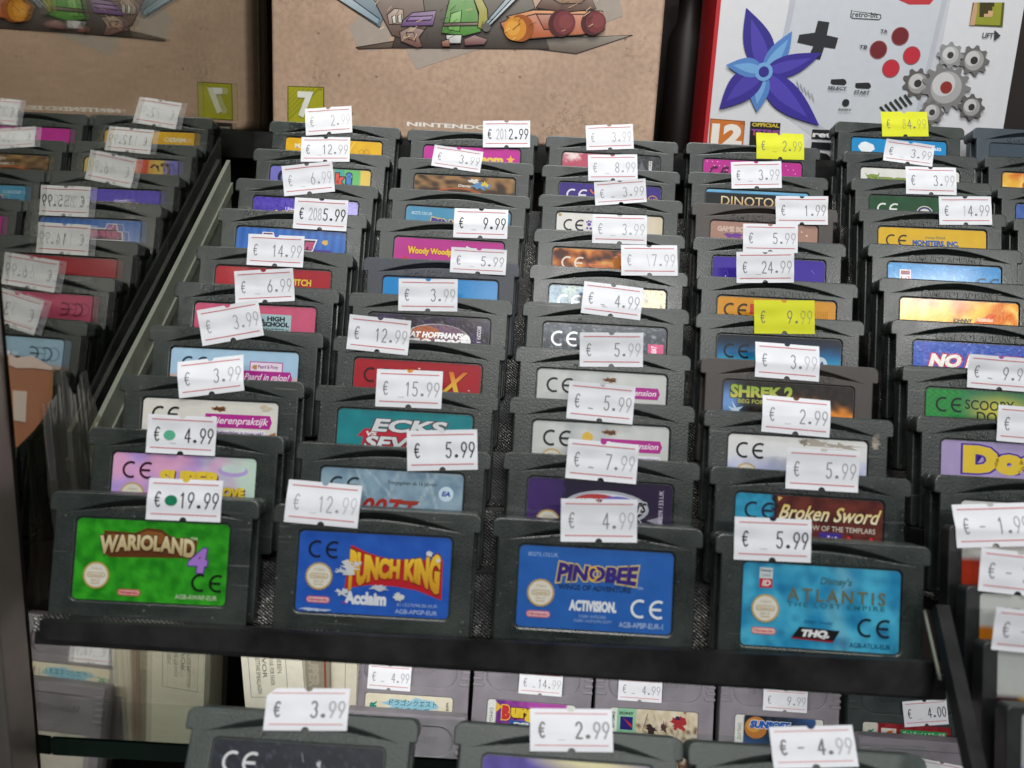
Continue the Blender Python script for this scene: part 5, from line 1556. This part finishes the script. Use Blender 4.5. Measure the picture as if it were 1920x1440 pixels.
INK = '#55564e'
card_box('game_box', 'cream box with a framed panel of black small print beside the grey cartridges', (434, 1190), (549, 1196), (470, 1440), 18, 120, '#dad7c6',
         [('rect', 3.2, 5, 3.4, 32, INK), ('rect', 20.6, 5, 20.8, 32, INK), ('rect', 3.2, 31.8, 20.8, 32, INK)] +
         [('text', t, x - 2, 6, x, 6 + L, INK, dict(rot=90)) for t, x, L in (('AUFHEBEN.', 18.6, 14), ('CONSERVAR. POR FAVOR.', 15, 20), ('FAVOR', 11.6, 16), ('NON GETTARE EMBALLAGEN', 8.6, 24))], 'cream boxes on the lower shelf')
card_box('game_box', 'brown worn box spine between the cream box and the grey cartridges', (553, 1200), (604, 1204), (572, 1440), 20, 124, '#8e8878', [('text', 'SUPER', 3, 6, 8, 24, '#a39c8a', dict(rot=90, bold=.05)), ('rect', 10.4, 0, 11.4, 60, '#8f4a3c')], 'cream boxes on the lower shelf')
card_box('game_box', 'plain ivory box edge directly left of the first grey cartridge', (606, 1200), (654, 1206), (618, 1440), 22, 128, '#ddd7c4', [('rect', 6.6, 0, 7.0, 60, '#a8a290')], 'cream boxes on the lower shelf')

# ------------------------------------------------------------------ glass rail in front of the lower shelf
g = thing('glass_rail', 'green edged strip of shelf glass crossing behind the nearest cartridges', 'glass shelf')
pa, pb = on_y(96, 1385, 3), on_y(1800, 1462, 3)
zg = pa.z
mb = MB()
back = on_plane(600, 1340, (0, 0, zg), Vector((0, 0, 1))).y
slope = (pb.z - pa.z) / (pb.x - pa.x)
g.location = (pa.x * S, pa.y * S, (pa.z - 6) * S)


def gl(x, y, z):
    return Vector((x - pa.x, y - pa.y, z - pa.z + 6))


sl = lambda x: pa.z + slope * 0.4 * (x - pa.x)
mb.add([gl(pa.x, 3.3, sl(pa.x)), gl(pb.x, 3.3, sl(pb.x)), gl(pb.x, back, sl(pb.x)), gl(pa.x, back, sl(pa.x))], [(0, 1, 2, 3)])
mb.build('glass_top', M_GLASS, g)
mb = MB()
mb.add([gl(x, y, sl(x) - dz) for x in (pa.x, pb.x) for y in (3.0, 4.2) for dz in (0.0, 5.6)], [(0, 1, 3, 2), (4, 6, 7, 5), (0, 4, 5, 1), (2, 3, 7, 6), (0, 2, 6, 4), (1, 5, 7, 3)])
mb.build('polished_edge', M_GLASSEDGE, g)

# ------------------------------------------------------------------ mirror wall on the left
ang = math.radians(-2.408)
MN = Vector((math.cos(ang), math.sin(ang), 0))
MT = Vector((-math.sin(ang), math.cos(ang), 0))
MO = -8.4056


def mir(t_, z, off=0.0):
    return MN * (MO + off) + MT * t_ + Vector((0, 0, z))


mt = thing('mirror_panel', 'tall tinted mirror wall on the left reflecting the cartridges and the tin', 'mirror', frame(mir(-2, -260), MN, MT, Vector((0, 0, 1))))
mb = MB()
mb.box(-3, 0, 0, 262, 0, 560)
mb.build('mirror_glass', M_MIRROR, mt)
mb = MB()
mb.add([Vector((1.3, 0, 0)), Vector((1.3, 262, 0)), Vector((1.3, 262, 560)), Vector((1.3, 0, 560))], [(0, 1, 2, 3)])
mb.build('clear_pane', M_PANE, mt)
post = thing('frame_post', 'blurred dull aluminium post at the front edge of the mirror', 'post', frame(mir(-6, -260), MN, MT, Vector((0, 0, 1))))
mb = MB()
v, f = curve_mesh([rrect(-9, 1.0, -9, 2.0, 1.0, 4)], 560, 0.3, 1)
mb.add([(x, z, 560 - y) for x, y, z in v], f)
mb.build('profile', M_ALU, post)

# pale board along the tray's left side, in front of the mirror foot
pts = [(165, 812), (230, 682), (300, 548), (425, 300)]
top_ = [on_plane(px, py, MN * (MO + 2.6), MN) for px, py in pts]
o_ = top_[0] - Vector((0, 0, 60))
bd = thing('side_board', 'pale grey green board strip leaning along the left side of the tray', 'board', Matrix.Translation(o_ * S))
mb = MB()
poly = [p - o_ for p in top_] + [top_[-1] - Vector((0, 0, 60)) - o_, top_[0] - Vector((0, 0, 60)) - o_]
mb.prism(poly, MN * 1.6)
mb.build('board_panel', M_BOARD, bd)
mb = MB()
mb.prism([p - MN * 2.5 + Vector((0, 0, h)) for p, h in zip(poly, (6, 8, 9, 9, 0, 0))], MN * .3)
mb.build('dark_reflection_strip', M_BLACK, bd)  # added black sheet standing in for the dark reflection beside the board
mb = MB()
mb.prism([p + MN * 1.7 for p in (poly[0] - Vector((0, 0, 9)), poly[3] - Vector((0, 0, 9)), poly[3] - Vector((0, 0, 13)), poly[0] - Vector((0, 0, 13)))], MN * .8)
mb.build('board_rib', M_BOARD, bd)


# crumpled clear wrapping stuffed between the mirror and the tray
def m_wrap():
    m = bpy.data.materials.new('clear_wrapping')
    m.use_nodes = True
    nt = m.node_tree
    nt.nodes.clear()
    out = nt.nodes.new('ShaderNodeOutputMaterial')
    t = nd(nt, 'ShaderNodeBsdfTransparent', Color=(.90, .86, .76, 1))
    gl_ = nd(nt, 'ShaderNodeBsdfGlossy', Roughness=.12)
    df = nd(nt, 'ShaderNodeBsdfDiffuse', Color=(.5, .5, .44, 1))
    m1, m2 = nt.nodes.new('ShaderNodeMixShader'), nt.nodes.new('ShaderNodeMixShader')
    m1.inputs[0].default_value = .10
    m2.inputs[0].default_value = .22
    nt.links.new(t.outputs[0], m1.inputs[1])
    nt.links.new(df.outputs[0], m1.inputs[2])
    nt.links.new(m1.outputs[0], m2.inputs[1])
    nt.links.new(gl_.outputs[0], m2.inputs[2])
    nt.links.new(m2.outputs[0], out.inputs[0])
    return m


wrap = MB()
nu, nv_ = 60, 50
vv = []
for j in range(nv_ + 1):
    for i in range(nu + 1):
        s_, q_ = i / nu, j / nv_
        t_ = 6 + 26 * s_
        z_ = -40 + (70 + 14 * noise.noise(Vector((s_ * 6, 2.2, .4)))) * q_ * (1 - .3 * abs(s_ - .4))
        w_ = 3.4 + 1.5 * noise.noise(Vector((s_ * 7, q_ * 1.2, 1.3))) + 1.5 * abs(noise.noise(Vector((s_ * 14 + q_ * 2, q_ * 1.6, 7.7))))
        vv.append(mir(t_, z_, w_))
wo = vv[0].copy()
wrap.add([p - wo for p in vv], [(j * (nu + 1) + i, j * (nu + 1) + i + 1, (j + 1) * (nu + 1) + i + 1, (j + 1) * (nu + 1) + i) for j in range(nv_) for i in range(nu)], smooth=True)
o = wrap.build('plastic_wrapping', m_wrap())
o.location = wo * S
tag(o, 'crumpled clear plastic wrapping between the mirror and the front left cartridge', 'wrapping')

# added brown card on the mirror, coloured as a label's reflection beside the post
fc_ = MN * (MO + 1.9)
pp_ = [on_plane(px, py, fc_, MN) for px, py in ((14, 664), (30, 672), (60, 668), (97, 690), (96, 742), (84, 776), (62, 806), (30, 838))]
cd_ = thing('reflection_card', 'brown rounded torn card stuck on the mirror beside the aluminium post', 'card', Matrix.Translation(pp_[-1] * S))
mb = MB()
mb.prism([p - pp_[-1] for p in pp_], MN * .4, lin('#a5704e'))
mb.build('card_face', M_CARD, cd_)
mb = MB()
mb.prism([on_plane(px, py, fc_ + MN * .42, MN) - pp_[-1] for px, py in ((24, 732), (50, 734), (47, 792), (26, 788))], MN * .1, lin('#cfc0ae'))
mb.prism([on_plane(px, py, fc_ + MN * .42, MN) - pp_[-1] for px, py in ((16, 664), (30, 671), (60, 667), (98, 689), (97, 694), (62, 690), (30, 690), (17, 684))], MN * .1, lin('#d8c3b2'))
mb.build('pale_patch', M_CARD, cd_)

# ------------------------------------------------------------------ tins and box at the back
TY = 173.0


def at(px, py, y):
    return on_y(px, py, y)


tl, tr, br = at(505, 0, TY), at(1238, 0, TY), at(1222, 284, TY)
x0, x1, zb = at(510, 200, TY).x, at(1231, 200, TY).x, br.z
zt = zb + 190
tin = thing('game_tin', 'large kraft brown tin with a number 7 square and a painted engine, behind the cartridges', 'tin', frame(Vector(((x0 + x1) / 2, TY, zb)), Vector((1, 0, 0)), Vector((0, 1, 0)), Vector((0, 0, 1))))
hw_ = (x1 - x0) / 2
mb = MB()
v, f = curve_mesh([rrect(-hw_, hw_, 0, zt - zb, 5.0, 6)], 24, 1.6, 3)
mb.add(v, f, smooth=False)
mb.build('tin_body', M_KRAFT, tin)
mb = MB()
v, f = curve_mesh([rrect(-hw_ - .5, hw_ + .5, -.5, zt - zb + .5, 5.4, 6)], 3, .8, 2)
mb.add([(x, y + 12, z) for x, y, z in v], f)
mb.build('lid_seam', M_ALU, tin)


class OnFace:
    """pixel outline of a print, carried onto a flat face at its real place and size"""

    def __init__(self, origin, y, ex=None, n=None):
        self.o, self.y = Vector(origin), y
        self.ex = Vector(ex) if ex else Vector((1, 0, 0))
        self.n = Vector(n) if n else Vector((0, 1, 0))

    def __call__(self, px, py):
        p = on_plane(px, py, self.o, self.n) - self.o
        return (p.dot(self.ex), -p.z)


face = OnFace((0, TY, 0), TY)


def local(orig):
    return lambda x, y, l: Vector((x - orig.x, -.03 - l, -y - orig.z))


org = Vector(((x0 + x1) / 2, TY, zb))


INKED = False


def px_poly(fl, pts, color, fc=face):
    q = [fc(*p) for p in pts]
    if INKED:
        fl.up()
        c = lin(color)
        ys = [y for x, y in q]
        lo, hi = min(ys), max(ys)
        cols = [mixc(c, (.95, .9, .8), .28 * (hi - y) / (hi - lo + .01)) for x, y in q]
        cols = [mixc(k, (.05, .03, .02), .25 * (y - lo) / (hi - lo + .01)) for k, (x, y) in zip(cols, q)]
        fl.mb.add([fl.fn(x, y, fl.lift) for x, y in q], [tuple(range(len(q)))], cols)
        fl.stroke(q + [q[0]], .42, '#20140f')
    else:
        fl.poly(q, color)


def px_text(fl, words, a, b, color, fc=face, **k):
    p, q = fc(*a), fc(*b)
    fl.text(words, p[0], p[1], q[0], q[1], color, **k)


def px_ell(fl, c, r, color, fc=face, ry=None):
    p = fc(*c)
    q = fc(c[0] + r, c[1])
    rr = abs(q[0] - p[0])
    fl.ell(p[0], p[1], rr, rr * (ry or 1), color)


# age square
mb = MB()
fl = Flat(mb, local(org), 0, .03)
px_poly(fl, [(539, 161), (539, 231), (608, 233), (608, 163)], '#5d5b18')
px_poly(fl, [(541, 163), (541, 229), (606, 231), (606, 165)], '#a5a320')
for k in range(7):
    px_poly(fl, [(543 + k * 9, 165), (541.5, 168 + k * 9), (541.5, 170 + k * 9), (545 + k * 9, 165)], '#96941d')
px_text(fl, '7', (558, 171), (588, 222), '#dfe0d6', bold=.05)
px_text(fl, 'TM', (597, 166), (604, 169), '#33320c')
px_poly(fl, [(541, 236), (541, 255), (606, 257), (606, 238)], '#171210')
px_text(fl, 'www.pegi.info', (545, 241), (602, 252), '#c9c4bc')
mb.build('age_rating_square', M_INKTIN, tin)
mb = MB()
fl = Flat(mb, local(org), 0, .03)
px_text(fl, 'NINTENDO DS', (763, 228), (958, 246), '#f0ebe4', bold=.035)
mb.build('brand_lettering', M_INKTIN, tin)
# painted engine (plain stand-in): brown carriage, orange buffer beam, teal blades, ground shadow, pale tape patches
mb = MB()
fl = Flat(mb, local(org), 0, .02)
px_poly(fl, [(655, 52), (668, 84), (698, 96), (722, 88), (735, 60), (700, 24), (672, 30)], '#a3978c')
px_poly(fl, [(758, 86), (780, 130), (905, 90), (900, 84)], '#a79a8f')
px_poly(fl, [(1100, 10), (1130, 44), (1168, 30), (1160, -10), (1110, -14)], '#a3978c')
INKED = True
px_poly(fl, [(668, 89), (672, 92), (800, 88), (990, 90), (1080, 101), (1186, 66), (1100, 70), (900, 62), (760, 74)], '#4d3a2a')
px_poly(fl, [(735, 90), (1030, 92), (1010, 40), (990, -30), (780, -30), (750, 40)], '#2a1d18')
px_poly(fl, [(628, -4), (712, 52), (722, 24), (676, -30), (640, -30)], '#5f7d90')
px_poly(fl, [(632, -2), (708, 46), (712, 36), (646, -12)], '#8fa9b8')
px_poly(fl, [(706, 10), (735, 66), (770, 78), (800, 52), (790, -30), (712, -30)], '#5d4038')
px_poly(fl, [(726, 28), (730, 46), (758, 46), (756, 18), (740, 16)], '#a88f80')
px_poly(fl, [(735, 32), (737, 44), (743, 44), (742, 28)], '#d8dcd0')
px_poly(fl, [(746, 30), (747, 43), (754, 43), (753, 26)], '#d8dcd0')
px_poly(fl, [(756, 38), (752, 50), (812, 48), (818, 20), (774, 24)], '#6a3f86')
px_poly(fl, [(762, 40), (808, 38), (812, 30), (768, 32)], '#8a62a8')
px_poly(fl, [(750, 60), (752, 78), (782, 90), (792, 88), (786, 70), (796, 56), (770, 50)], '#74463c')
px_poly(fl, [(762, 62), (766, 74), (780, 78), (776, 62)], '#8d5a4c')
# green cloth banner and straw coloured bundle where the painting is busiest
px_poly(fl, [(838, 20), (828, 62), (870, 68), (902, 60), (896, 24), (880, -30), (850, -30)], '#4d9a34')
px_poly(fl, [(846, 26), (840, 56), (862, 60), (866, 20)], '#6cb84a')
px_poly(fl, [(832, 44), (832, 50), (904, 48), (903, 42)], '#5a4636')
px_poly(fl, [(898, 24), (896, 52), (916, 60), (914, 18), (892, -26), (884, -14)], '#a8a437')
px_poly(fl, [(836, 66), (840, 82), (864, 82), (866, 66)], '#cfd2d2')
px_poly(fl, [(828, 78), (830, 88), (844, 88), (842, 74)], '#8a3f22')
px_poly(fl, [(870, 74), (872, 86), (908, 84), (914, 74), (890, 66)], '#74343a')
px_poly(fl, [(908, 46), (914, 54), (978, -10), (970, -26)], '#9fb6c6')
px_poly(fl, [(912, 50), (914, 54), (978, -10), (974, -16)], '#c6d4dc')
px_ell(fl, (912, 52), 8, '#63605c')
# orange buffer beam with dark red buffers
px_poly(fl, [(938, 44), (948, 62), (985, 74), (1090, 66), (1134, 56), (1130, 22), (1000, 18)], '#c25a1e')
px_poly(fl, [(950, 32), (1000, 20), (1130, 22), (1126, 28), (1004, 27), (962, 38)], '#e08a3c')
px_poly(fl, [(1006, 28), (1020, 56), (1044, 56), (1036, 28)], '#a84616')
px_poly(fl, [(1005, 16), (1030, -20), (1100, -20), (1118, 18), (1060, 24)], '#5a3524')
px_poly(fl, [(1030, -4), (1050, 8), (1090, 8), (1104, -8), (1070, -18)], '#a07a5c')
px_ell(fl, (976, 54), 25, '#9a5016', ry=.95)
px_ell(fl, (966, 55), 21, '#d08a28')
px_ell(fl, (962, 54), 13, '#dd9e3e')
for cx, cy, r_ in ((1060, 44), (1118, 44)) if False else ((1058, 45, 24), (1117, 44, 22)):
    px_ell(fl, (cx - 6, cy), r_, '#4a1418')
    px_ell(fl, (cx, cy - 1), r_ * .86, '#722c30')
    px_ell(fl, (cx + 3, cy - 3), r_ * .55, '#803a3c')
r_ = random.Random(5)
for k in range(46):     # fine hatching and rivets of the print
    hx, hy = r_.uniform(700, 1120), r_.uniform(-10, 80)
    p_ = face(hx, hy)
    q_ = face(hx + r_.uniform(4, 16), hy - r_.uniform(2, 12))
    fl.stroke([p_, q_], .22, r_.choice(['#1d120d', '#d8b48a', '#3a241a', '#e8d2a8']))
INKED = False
mb.build('painted_engine', M_INKTIN, tin)

# white console box to the right
BY = 182.0
A_, B_ = at(1338, 60, BY), at(1908, 60, BY)
bzb = at(1600, 320, BY).z - 12
bx0, bx1 = at(1326, 200, BY).x, at(1888, 200, BY).x
tilt_face = OnFace((0, BY, 0), BY)
box = thing('console_box', 'white game console box with a red left side, standing behind the cartridges at right', 'box', frame(Vector(((bx0 + bx1) / 2, BY, bzb)), Vector((1, 0, 0)), Vector((0, 1, 0)), Vector((0, 0, 1))))
borg = Vector(((bx0 + bx1) / 2, BY, bzb))
bw_ = (bx1 - bx0) / 2
bz1 = 190
mb = MB()
mb.box(-bw_, bw_, 0, 34, 0, bz1, lin('#d3d4d8'))
mb.build('carton', M_CARD, box)
mb = MB()
mb.add([Vector((-bw_ - .25, 0.0, 0)), Vector((-bw_ - .25, 34, 0)), Vector((-bw_ - .25, 34, bz1)), Vector((-bw_ - .25, 0.0, bz1)), Vector((-bw_ - .25, -.25, 0)), Vector((-bw_ - .25, -.25, bz1)), Vector((-bw_ + 1.6, -.25, 0)), Vector((-bw_ + 1.6, -.25, bz1))], [(0, 1, 2, 3), (4, 0, 3, 5), (4, 5, 7, 6)], lin('#b81f26'))
mb.build('red_side', M_CARD, box)
bl_ = local(borg)
# printed console: pale rounded body with pad, buttons and lettering
mb = MB()
fl = Flat(mb, bl_, 0, .03)
px_poly(fl, [(1496, -20), (1480, 60), (1452, 190), (1560, 270), (1700, 290), (1760, 210), (1804, -20)], '#c2c4ca')
px_poly(fl, [(1494, -20), (1490, 10), (1468, 110), (1460, 168), (1478, 196), (1560, 250), (1690, 272), (1742, 214), (1798, -20)], '#b4b9c2')
px_poly(fl, [(1506, -20), (1500, 14), (1478, 112), (1470, 160), (1484, 184), (1562, 238), (1684, 260), (1734, 208), (1788, -20)], '#c3c8cf')
px_poly(fl, [(1700, -12), (1722, -2), (1762, -2), (1772, -14)], '#b8303a')
mb.build('printed_console', M_CARD, box)
mb = MB()
fl = Flat(mb, bl_, .2, .03)
px_poly(fl, [(1547, 29), (1541, 52), (1511, 56), (1507, 71), (1538, 78), (1527, 101), (1551, 104), (1559, 80), (1580, 83), (1586, 62), (1564, 57), (1569, 32)], '#22242a')
mb.build('direction_pad', M_CARD, box)
for c_, r_, col in (((1705, 59), 17, '#6c1a22'), ((1663, 85), 17, '#6c1a22'), ((1727, 96), 17, '#ba2436'), ((1687, 121), 17, '#ba2436')):
    mb = MB()
    fl = Flat(mb, bl_, .2, .03)
    px_ell(fl, c_, r_, '#97575c')
    px_ell(fl, c_, r_ - 1.5, col)
    mb.build('button', M_CARD, box)
mb = MB()
fl = Flat(mb, bl_, .2, .03)
for c_ in ((1586, 147), (1633, 154)):
    px_poly(fl, [(c_[0] - 14, c_[1] - 5), (c_[0] - 15, c_[1] + 2), (c_[0] - 11, c_[1] + 5), (c_[0] + 12, c_[1] + 6), (c_[0] + 16, c_[1] + 2), (c_[0] + 14, c_[1] - 4), (c_[0] + 10, c_[1] - 6)], '#1e2024')
px_ell(fl, (1600, 187), 7, '#1e2024')
for k in range(6):
    px_poly(fl, [(1664 + k * 9.3, 196 - k * 4.6), (1678 + k * 9.3, 212 - k * 4.2), (1682 + k * 9.3, 210 - k * 4.2), (1668 + k * 9.3, 193 - k * 4.6)], '#26302c')
for k in range(5):
    px_poly(fl, [(1505 + k * 7, 145 + k * 6), (1510 + k * 7, 160 + k * 6), (1511.5 + k * 7, 159 + k * 6), (1506.5 + k * 7, 144 + k * 6)], '#9a9ea6')
for words, a_, b_ in (('TA', (1667, 46), (1680, 53)), ('TB', (1626, 76), (1641, 83)), ('SELECT', (1566, 155), (1601, 163)), ('START', (1616, 163), (1645, 171)), ('RESET', (1586, 198), (1610, 203))):
    px_text(fl, words, a_, b_, '#34363c', bold=.03)
mb.build('console_markings', M_CARD, box)
mb = MB()
fl = Flat(mb, bl_, .2, .03)
px_poly(fl, [(1611, 8), (1609, 22), (1613, 25), (1664, 28), (1669, 24), (1668, 17), (1614, 10)], '#3a3c42')
px_poly(fl, [(1612.5, 10), (1611, 21.5), (1614, 23.5), (1664, 26.2), (1667, 23), (1666, 19), (1615, 11.5)], '#c6cad0')
px_text(fl, 'retro-bit', (1614, 11.5), (1662, 24), '#2c2e34', bold=.02)
mb.build('brand_badge', M_CARD, box)
# age square, OFFICIAL TETRIS block, black name tab, vertical capitals, LIFT arrow, pixel emblem
mb = MB()
fl = Flat(mb, bl_, .2, .03)
px_poly(fl, [(1340, 217), (1336, 275), (1402, 275), (1407, 222)], '#8a4a12')
px_poly(fl, [(1341, 219), (1337, 275), (1401, 275), (1405, 224)], '#c8702a')
px_text(fl, '12', (1344, 226), (1399, 272), '#e8e4dc', bold=.06)
px_text(fl, 'TM', (1397, 225), (1404, 229), '#3a2410')
mb.build('age_rating_square', M_CARD, box)
mb = MB()
fl = Flat(mb, bl_, .2, .03)
px_poly(fl, [(1417, 223), (1414, 275), (1470, 275), (1475, 226)], '#141416')
px_text(fl, 'OFFICIAL', (1420, 225), (1472, 235), '#c9b23c', bold=.05)
px_text(fl, 'TETRIS', (1419, 237), (1471, 252), '#7c4a9c', bold=.06, color2='#c04a4a')
mb.build('official_badge', M_CARD, box)
mb = MB()
fl = Flat(mb, bl_, .2, .03)
px_poly(fl, [(1536, 238), (1534, 256), (1640, 262), (1642, 242)], '#141418')
px_text(fl, 'retro', (1537, 243), (1600, 256), '#dcdce0', bold=.04)
px_text(fl, '10', (1534, 262), (1570, 318), '#1c1c20', bold=.06, rot=90)
mb.build('name_tab', M_CARD, box)
mb = MB()
fl = Flat(mb, bl_, .2, .03)
px_poly(fl, [(1845, -6), (1838, 38), (1902, 41), (1906, -6)], '#55570f')
px_poly(fl, [(1849, -6), (1843, 36), (1897, 38), (1901, -6)], '#8f942a')
px_poly(fl, [(1858, -6), (1857, 22), (1866, 22), (1866, 16), (1874, 16), (1874, 10), (1882, 10), (1882, 2), (1886, 2), (1886, -6)], '#3c340c')
px_poly(fl, [(1866, 16), (1866, 22), (1882, 22), (1884, 10), (1874, 10), (1874, 16)], '#c9a478')
px_poly(fl, [(1847, -6), (1838, 38), (1848, 38), (1853, 8), (1853, -6)], '#c39a76')
px_text(fl, 'LIFT', (1864, 52), (1883, 63), '#3a3c40', bold=.02)
px_poly(fl, [(1886, 47), (1885, 68), (1898, 58)], '#33353a')
mb.build('lift_mark', M_CARD, box)
# plain coloured shapes in place of the printed figures: a pinwheel of violet petals, a cluster of grey cog wheels
mb = MB()
fl = Flat(mb, bl_, .45, .03)


def petal(c, a_, ln, wd, col):
    a_ = math.radians(a_)
    pts = []
    for k in range(17):
        t = k / 16
        pts.append((t * ln, wd * math.sin(math.pi * t ** .75)))
    for k in range(15, 0, -1):
        t = k / 16
        pts.append((t * ln, -wd * .7 * math.sin(math.pi * t ** .75)))
    px_poly(fl, [(c[0] + x * math.cos(a_) - y * math.sin(a_), c[1] + x * math.sin(a_) + y * math.cos(a_)) for x, y in pts][::-1], col)


for a_, ln, wd, c1, c2 in ((-105, 128, 34, '#2f2786', '#4a3ea8'), (-55, 96, 22, '#4f7fc0', '#6fa3d4'), (-18, 118, 24, '#33288c', '#4a3ea8'), (44, 148, 34, '#352a92', '#4c40ac'), (100, 78, 24, '#4f7fc0', '#6fa3d4'), (140, 112, 32, '#33288c', '#473ba4'), (190, 74, 22, '#4f7fc0', '#6fa3d4')):
    petal((1442, 128), a_, ln, wd, c1)
    petal((1442, 128), a_ + 2, ln * .82, wd * .5, c2)
px_ell(fl, (1442, 128), 17, '#6fa3d4')
px_ell(fl, (1442, 128), 10, '#2f2786')
mb.build('violet_petal_print', M_CARD, box)


def cog(fl, c, r, teeth, col, hub):
    p = []
    for k in range(teeth * 4):
        a_ = 2 * math.pi * k / (teeth * 4)
        q = r if k % 4 in (0, 1) else r * .78
        p.append((c[0] + q * math.cos(a_), c[1] + q * math.sin(a_)))
    px_poly(fl, p[::-1], col)
    px_ell(fl, c, r * .62, mixc(lin(col), (.8, .8, .8), .3))
    px_ell(fl, (c[0] - r * .1, c[1] - r * .12), r * .46, mixc(lin(col), (.8, .8, .8), .6))
    px_ell(fl, c, r * .24, hub)


mb = MB()
fl = Flat(mb, bl_, .45, .03)
for c_, r_, n_, col, hub in (((1738, 150), 30, 9, '#5b5856', '#2e2a28'), ((1846, 106), 30, 9, '#6a6765', '#2e2a28'), ((1792, 158), 48, 13, '#7c7b7c', '#8a2a20'), ((1800, 96), 26, 8, '#8d8e90', '#3a3634'), ((1840, 196), 26, 8, '#5d5a58', '#2e2a28'), ((1764, 206), 24, 8, '#6d6a69', '#3a3634')):
    cog(fl, c_, r_, n_, col, hub)
mb.build('grey_cog_print', M_CARD, box)

# dark back wall, brown bottle shapes in the gap, cabinet floor
mb = MB()
mb.box(-260, 620, 262, 268, -320, 420)
o = mb.build('back_wall', M_WALL)
tag(o, 'dark brown back panel of the display cabinet', 'wall')
mb = MB()
prof = [(0, 0), (9, 0), (10, 4), (10, 60), (6, 70), (6, 86), (8, 88), (8, 92), (0, 92)]
sgm = 20
vv, ff = [], []
for r_, z_ in prof:
    for k in range(sgm):
        vv.append(Vector((r_ * math.cos(2 * math.pi * k / sgm), r_ * math.sin(2 * math.pi * k / sgm), z_)))
for i in range(len(prof) - 1):
    for k in range(sgm):
        ff.append((i * sgm + k, i * sgm + (k + 1) % sgm, (i + 1) * sgm + (k + 1) % sgm, (i + 1) * sgm + k))
mb.add(vv, ff, smooth=True)
o = mb.build('ornament', simple('dark_bronze', lin('#1d1511'), .5, .1))
o.location = on_y(1268, 300, 235) * S
tag(o, 'dim dark brown ornament in the gap between the tin and the white box', 'ornament')
mb = MB()
mb.box(-260, 620, -60, 261, -330, -322)
structure(mb.build('floor', M_DARK))
# shelf board on which tin and box stand
mb = MB()
zsh = zb - 0.6
mb.box(-3, 330, 166, 240, zsh - 12, zsh)
o = mb.build('back_shelf', M_BLACK)
tag(o, 'black ledge under the brown tin at the back of the cabinet', 'shelf')
mb = MB()
mb.box(bx0 - 4, bx1 + 60, 176.5, 240, zsh + .5, bzb - .2)
o = mb.build('box_riser', M_BLACK)
tag(o, 'black riser lifting the white console box above the back ledge', 'riser')

# ------------------------------------------------------------------ big black cards in the right-hand corner
CARDS = [((1780, 985), -4, 'red', lambda x, y: lin('#cfcec8') if y < 6.6 else mixc(lin('#b83a20'), lin('#a02c18'), (y - 10) / 30), [('title', [('Royal', 10, 8.6, 26, 15.6, '#dca488', dict(bold=.03, sh=.2))])],
          'flat black card cartridge with a white topped red label at right, tagged 1.99', ([(1787, 947), (1932, 943), (1793, 1027)], '1.99', 'mid', dict(dash='-'))),
         ((1812, 1099), -13, 'orange', lambda x, y: lin('#c6c8c4') if x > 7.4 or y < 8 else lin('#c8761c'), [('t', 'NINTENDO', 6.5, 3.2, 22, 4.6, '#33343a', dict(bold=.03))],
          'flat black card cartridge with a grey and orange label at right, tagged 2.99', ([(1840.5, 1026), (1985, 1042), (1833, 1107)], '2.99', 'mid', dict(dash='-'))),
         ((1844, 1204), -22, 'white', lambda x, y: lin('#b4b8b4') if y < 11.5 else mixc(lin('#3a1216'), lin('#c9a018'), 1.2 - abs(math.hypot(x - 11, y - 19.5) - 8.2) / 1.6), [('t', 'NES', 8, 7.6, 16, 9.4, '#33343a', dict(bold=.05)), ('e', 11, 19.5, 7.2, 7.2, '#170f0d'), ('t', 'R', 9, 17, 13, 22, '#2c1410')],
          'flat black card cartridge with a yellow ringed black disc at right', ([(1864, 1135.6), (2014, 1150), (1858.5, 1217)], '3.99', 'mid', dict(dash='-'))),
         ((1888, 1323), -31, 'blue', lambda x, y: lin('#a9a9ac') if y < 12 else lin('#256a9c'), [], 'black card cartridge with a grey and blue label in the bottom right corner', None)]
for i, (tlp, nn, nm, bg, items, label, tg) in enumerate(CARDS):
    P = on_plane(*tlp, N * nn, N)
    H_ = 38.0
    W_ = 60.0
    m = cart_frame(P.x, nn, P.dot(U), 0.0, H_, W_)
    t = thing('card_cartridge', label, 'game cartridge', m, 'flat black card cartridges at the right edge')
    t['top_mm'] = H_
    mb = MB()
    v, f = curve_mesh([rrect(-W_ / 2, W_ / 2, 0, H_, 1.4, 4), rrect(-W_ / 2 + 3.6, W_ / 2 - 3.6, 5, H_ - 1.4, 1.2, 4)[::-1]], 1.0, .3, 2)
    mb.add(v, f)
    v, f = curve_mesh([rrect(-W_ / 2 + .2, W_ / 2 - .2, .2, H_ - .2, 1.4, 4)], 4.2, .5, 2)
    mb.add([(x, y + .75, z) for x, y, z in v], f)
    mb.build('shell', M_BLACKPL, t)
    sticker(t, bg, items, M_LABEL, w=W_ - 7.6, h=H_ - 6.8, x0=-W_ / 2 + 3.8, ztop=H_ - 1.6, y=.5, r=1.0)
    if tg:
        price_tag(t, m.inverted(), tg[0], m.translation / S, N, tg[1], tg[2], seed=70 + i, **tg[3])

# the parts were placed with matrices: keep the view layer current
bpy.context.view_layer.update()
